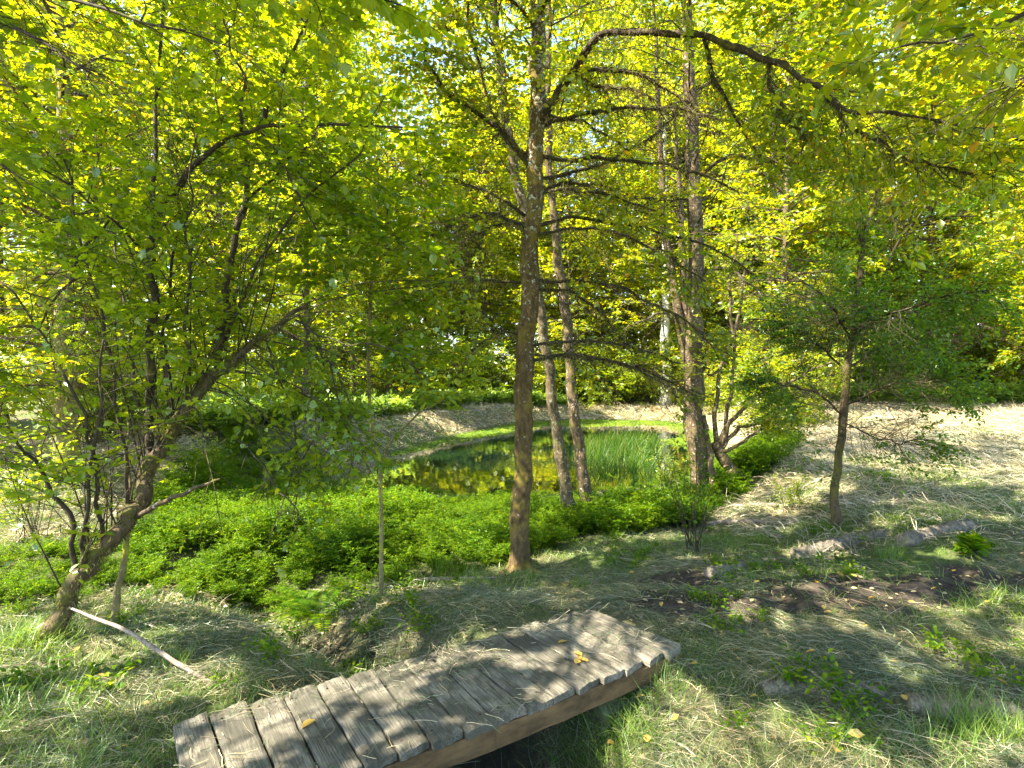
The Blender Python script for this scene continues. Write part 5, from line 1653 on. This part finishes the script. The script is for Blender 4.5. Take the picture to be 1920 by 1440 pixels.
# ------------------------------------------------------------------ small plants one can point at
def fern(u, v, L, label, seed, m='leaf_herb', n=13):
    g = np.random.default_rng(seed)
    b = G(u, v)
    t = Tree("sword_fern", b, label, "fern")
    az = np.arange(n) * 2.4 + g.normal(0, .2, n)
    P = grow(np.tile(b, (n, 1)), np.stack([np.cos(az) * .8, np.sin(az) * .8, np.ones(n)], -1), L * g.uniform(.7, 1.1, n), 12, .03, np.array([0, 0, -.13]), g)
    for i in range(n):
        a = Acc(); a.add(*tubes(P[i:i + 1], np.linspace(.003, .001, 12)[None], 3, 0, cap=False))
        m_ = 44; tt_ = np.linspace(.12, .99, m_)[None]
        Q, T = at(P[i:i + 1], tt_); Q, T = Q[0], T[0]
        S = nrm(np.cross(T, [0, 0, 1.0])) * np.where(np.arange(m_) % 2, 1, -1)[:, None]
        sz = .085 * np.sin(np.clip(tt_[0] * 1.02, 0, 1) * math.pi * .9 + .25) ** .7 * L / .5
        a.add(*leaves(Q, S + T * .25, nrm(np.cross(T, S) * np.where(np.arange(m_) % 2, 1, -1)[:, None] * 1.0), np.maximum(sz, .01), T_([(0, 0, 0), (.13, .4, 0), (0, 1, 0), (-.13, .4, 0)], [[0, 1, 2, 3]])))
        a.build("frond", M[m], t.root, origin=b)


fern(600, 1165, .55, "green sword fern in the hollow left of the sapling", 1)
fern(560, 1140, .4, "smaller sword fern behind the larger fern in the hollow", 2)
# leafy shrub by the right of the slim alders
def small_shrub(u, v, H, label, seed, n=14, m='leaf_yellow', size=.05, cat="shrub", sp=.3):
    g = np.random.default_rng(seed)
    b = G(u, v); t = Tree("young_shrub", b, label, cat)
    az = g.uniform(0, 6.28, n)
    P1 = grow(b + g.normal(0, .06, (n, 3)) * [1, 1, 0], np.stack([np.cos(az) * sp, np.sin(az) * sp, np.ones(n)], -1), H * g.uniform(.6, 1, n), 9, .06, np.array([0, 0, 0]), g)
    P2 = grow(*offshoots(P1, 6, .3, 1, .8, g, .6)[:2], H * .3 * g.uniform(.5, 1, n * 6), 5, .1, np.array([0, 0, -.02]), g)
    t.twigs("stems", [(P1, .005, .0015), (P2, .002, .0008)], M['bark_twig'], 4)
    t.crown(M[m], [shoot_leaves(P2, 6, size, g, LEAF_SIMPLE)], "foliage")


small_shrub(1298, 1035, 1.35, "spray of thin upright stems with small leaves right of the slim alders", 3, 16, 'leaf_herb', .042)
small_shrub(1480, 965, .55, "low yellowing shoots left of the small dark-leaved tree", 4, 12, 'leaf_yellow', .035)
small_shrub(1255, 930, .9, "young leafy shrub at the near pond edge beside the forked trunk", 5, 12, 'leaf_green', .05)
small_shrub(1845, 1048, .22, "small bright broad-leaved seedling on the mown grass at the right", 6, 4, 'leaf_herb', .09, "seedling", .8)
small_shrub(60, 1010, 1.3, "bushy green shoots behind the leaning trunk's foot", 7, 16, 'leaf_green', .06)
small_shrub(395, 905, 1.0, "leafy young shrub in the undergrowth behind the leaning trunk", 8, 16, 'leaf_green', .06)
# taller grass tufts
def tuft(u, v, H, n, label, seed, m='leaf_grass', sp=.10):
    g = np.random.default_rng(seed)
    b = G(u, v)
    r_ = g.random(n) ** .5 * sp; t_ = g.uniform(0, 6.28, n)
    x = b[0] + r_ * np.cos(t_); y = b[1] + r_ * np.sin(t_)
    a = Acc(); a.add(*blades(x, y, gh(x, y), H * g.uniform(.5, 1.1, n), np.full(n, .0022), g, .4, 6, -.09))
    o = a.build("grass_tuft", M[m], origin=b); o.location = b
    tag(o, label, "grass tuft")


tuft(1830, 1390, .26, 260, "tall pale green grass tuft at the lower right corner", 1, sp=.16)
tuft(320, 1250, .16, 120, "bright grass tuft beside the long bleached stick", 2)
tuft(1420, 1070, .18, 90, "grass tuft growing by the crumbling dark log", 3)
tuft(1250, 1290, .22, 60, "green grass tuft beside the right end of the footbridge", 4)
tuft(1670, 1050, .22, 120, "dark green grass tuft between the two logs", 5)
tuft(465, 1305, .14, 60, "little green grass tuft at the far edge of the footbridge", 6)
tuft(1090, 1100, .14, 90, "small grass tuft by the sunlit straw behind the footbridge", 7)
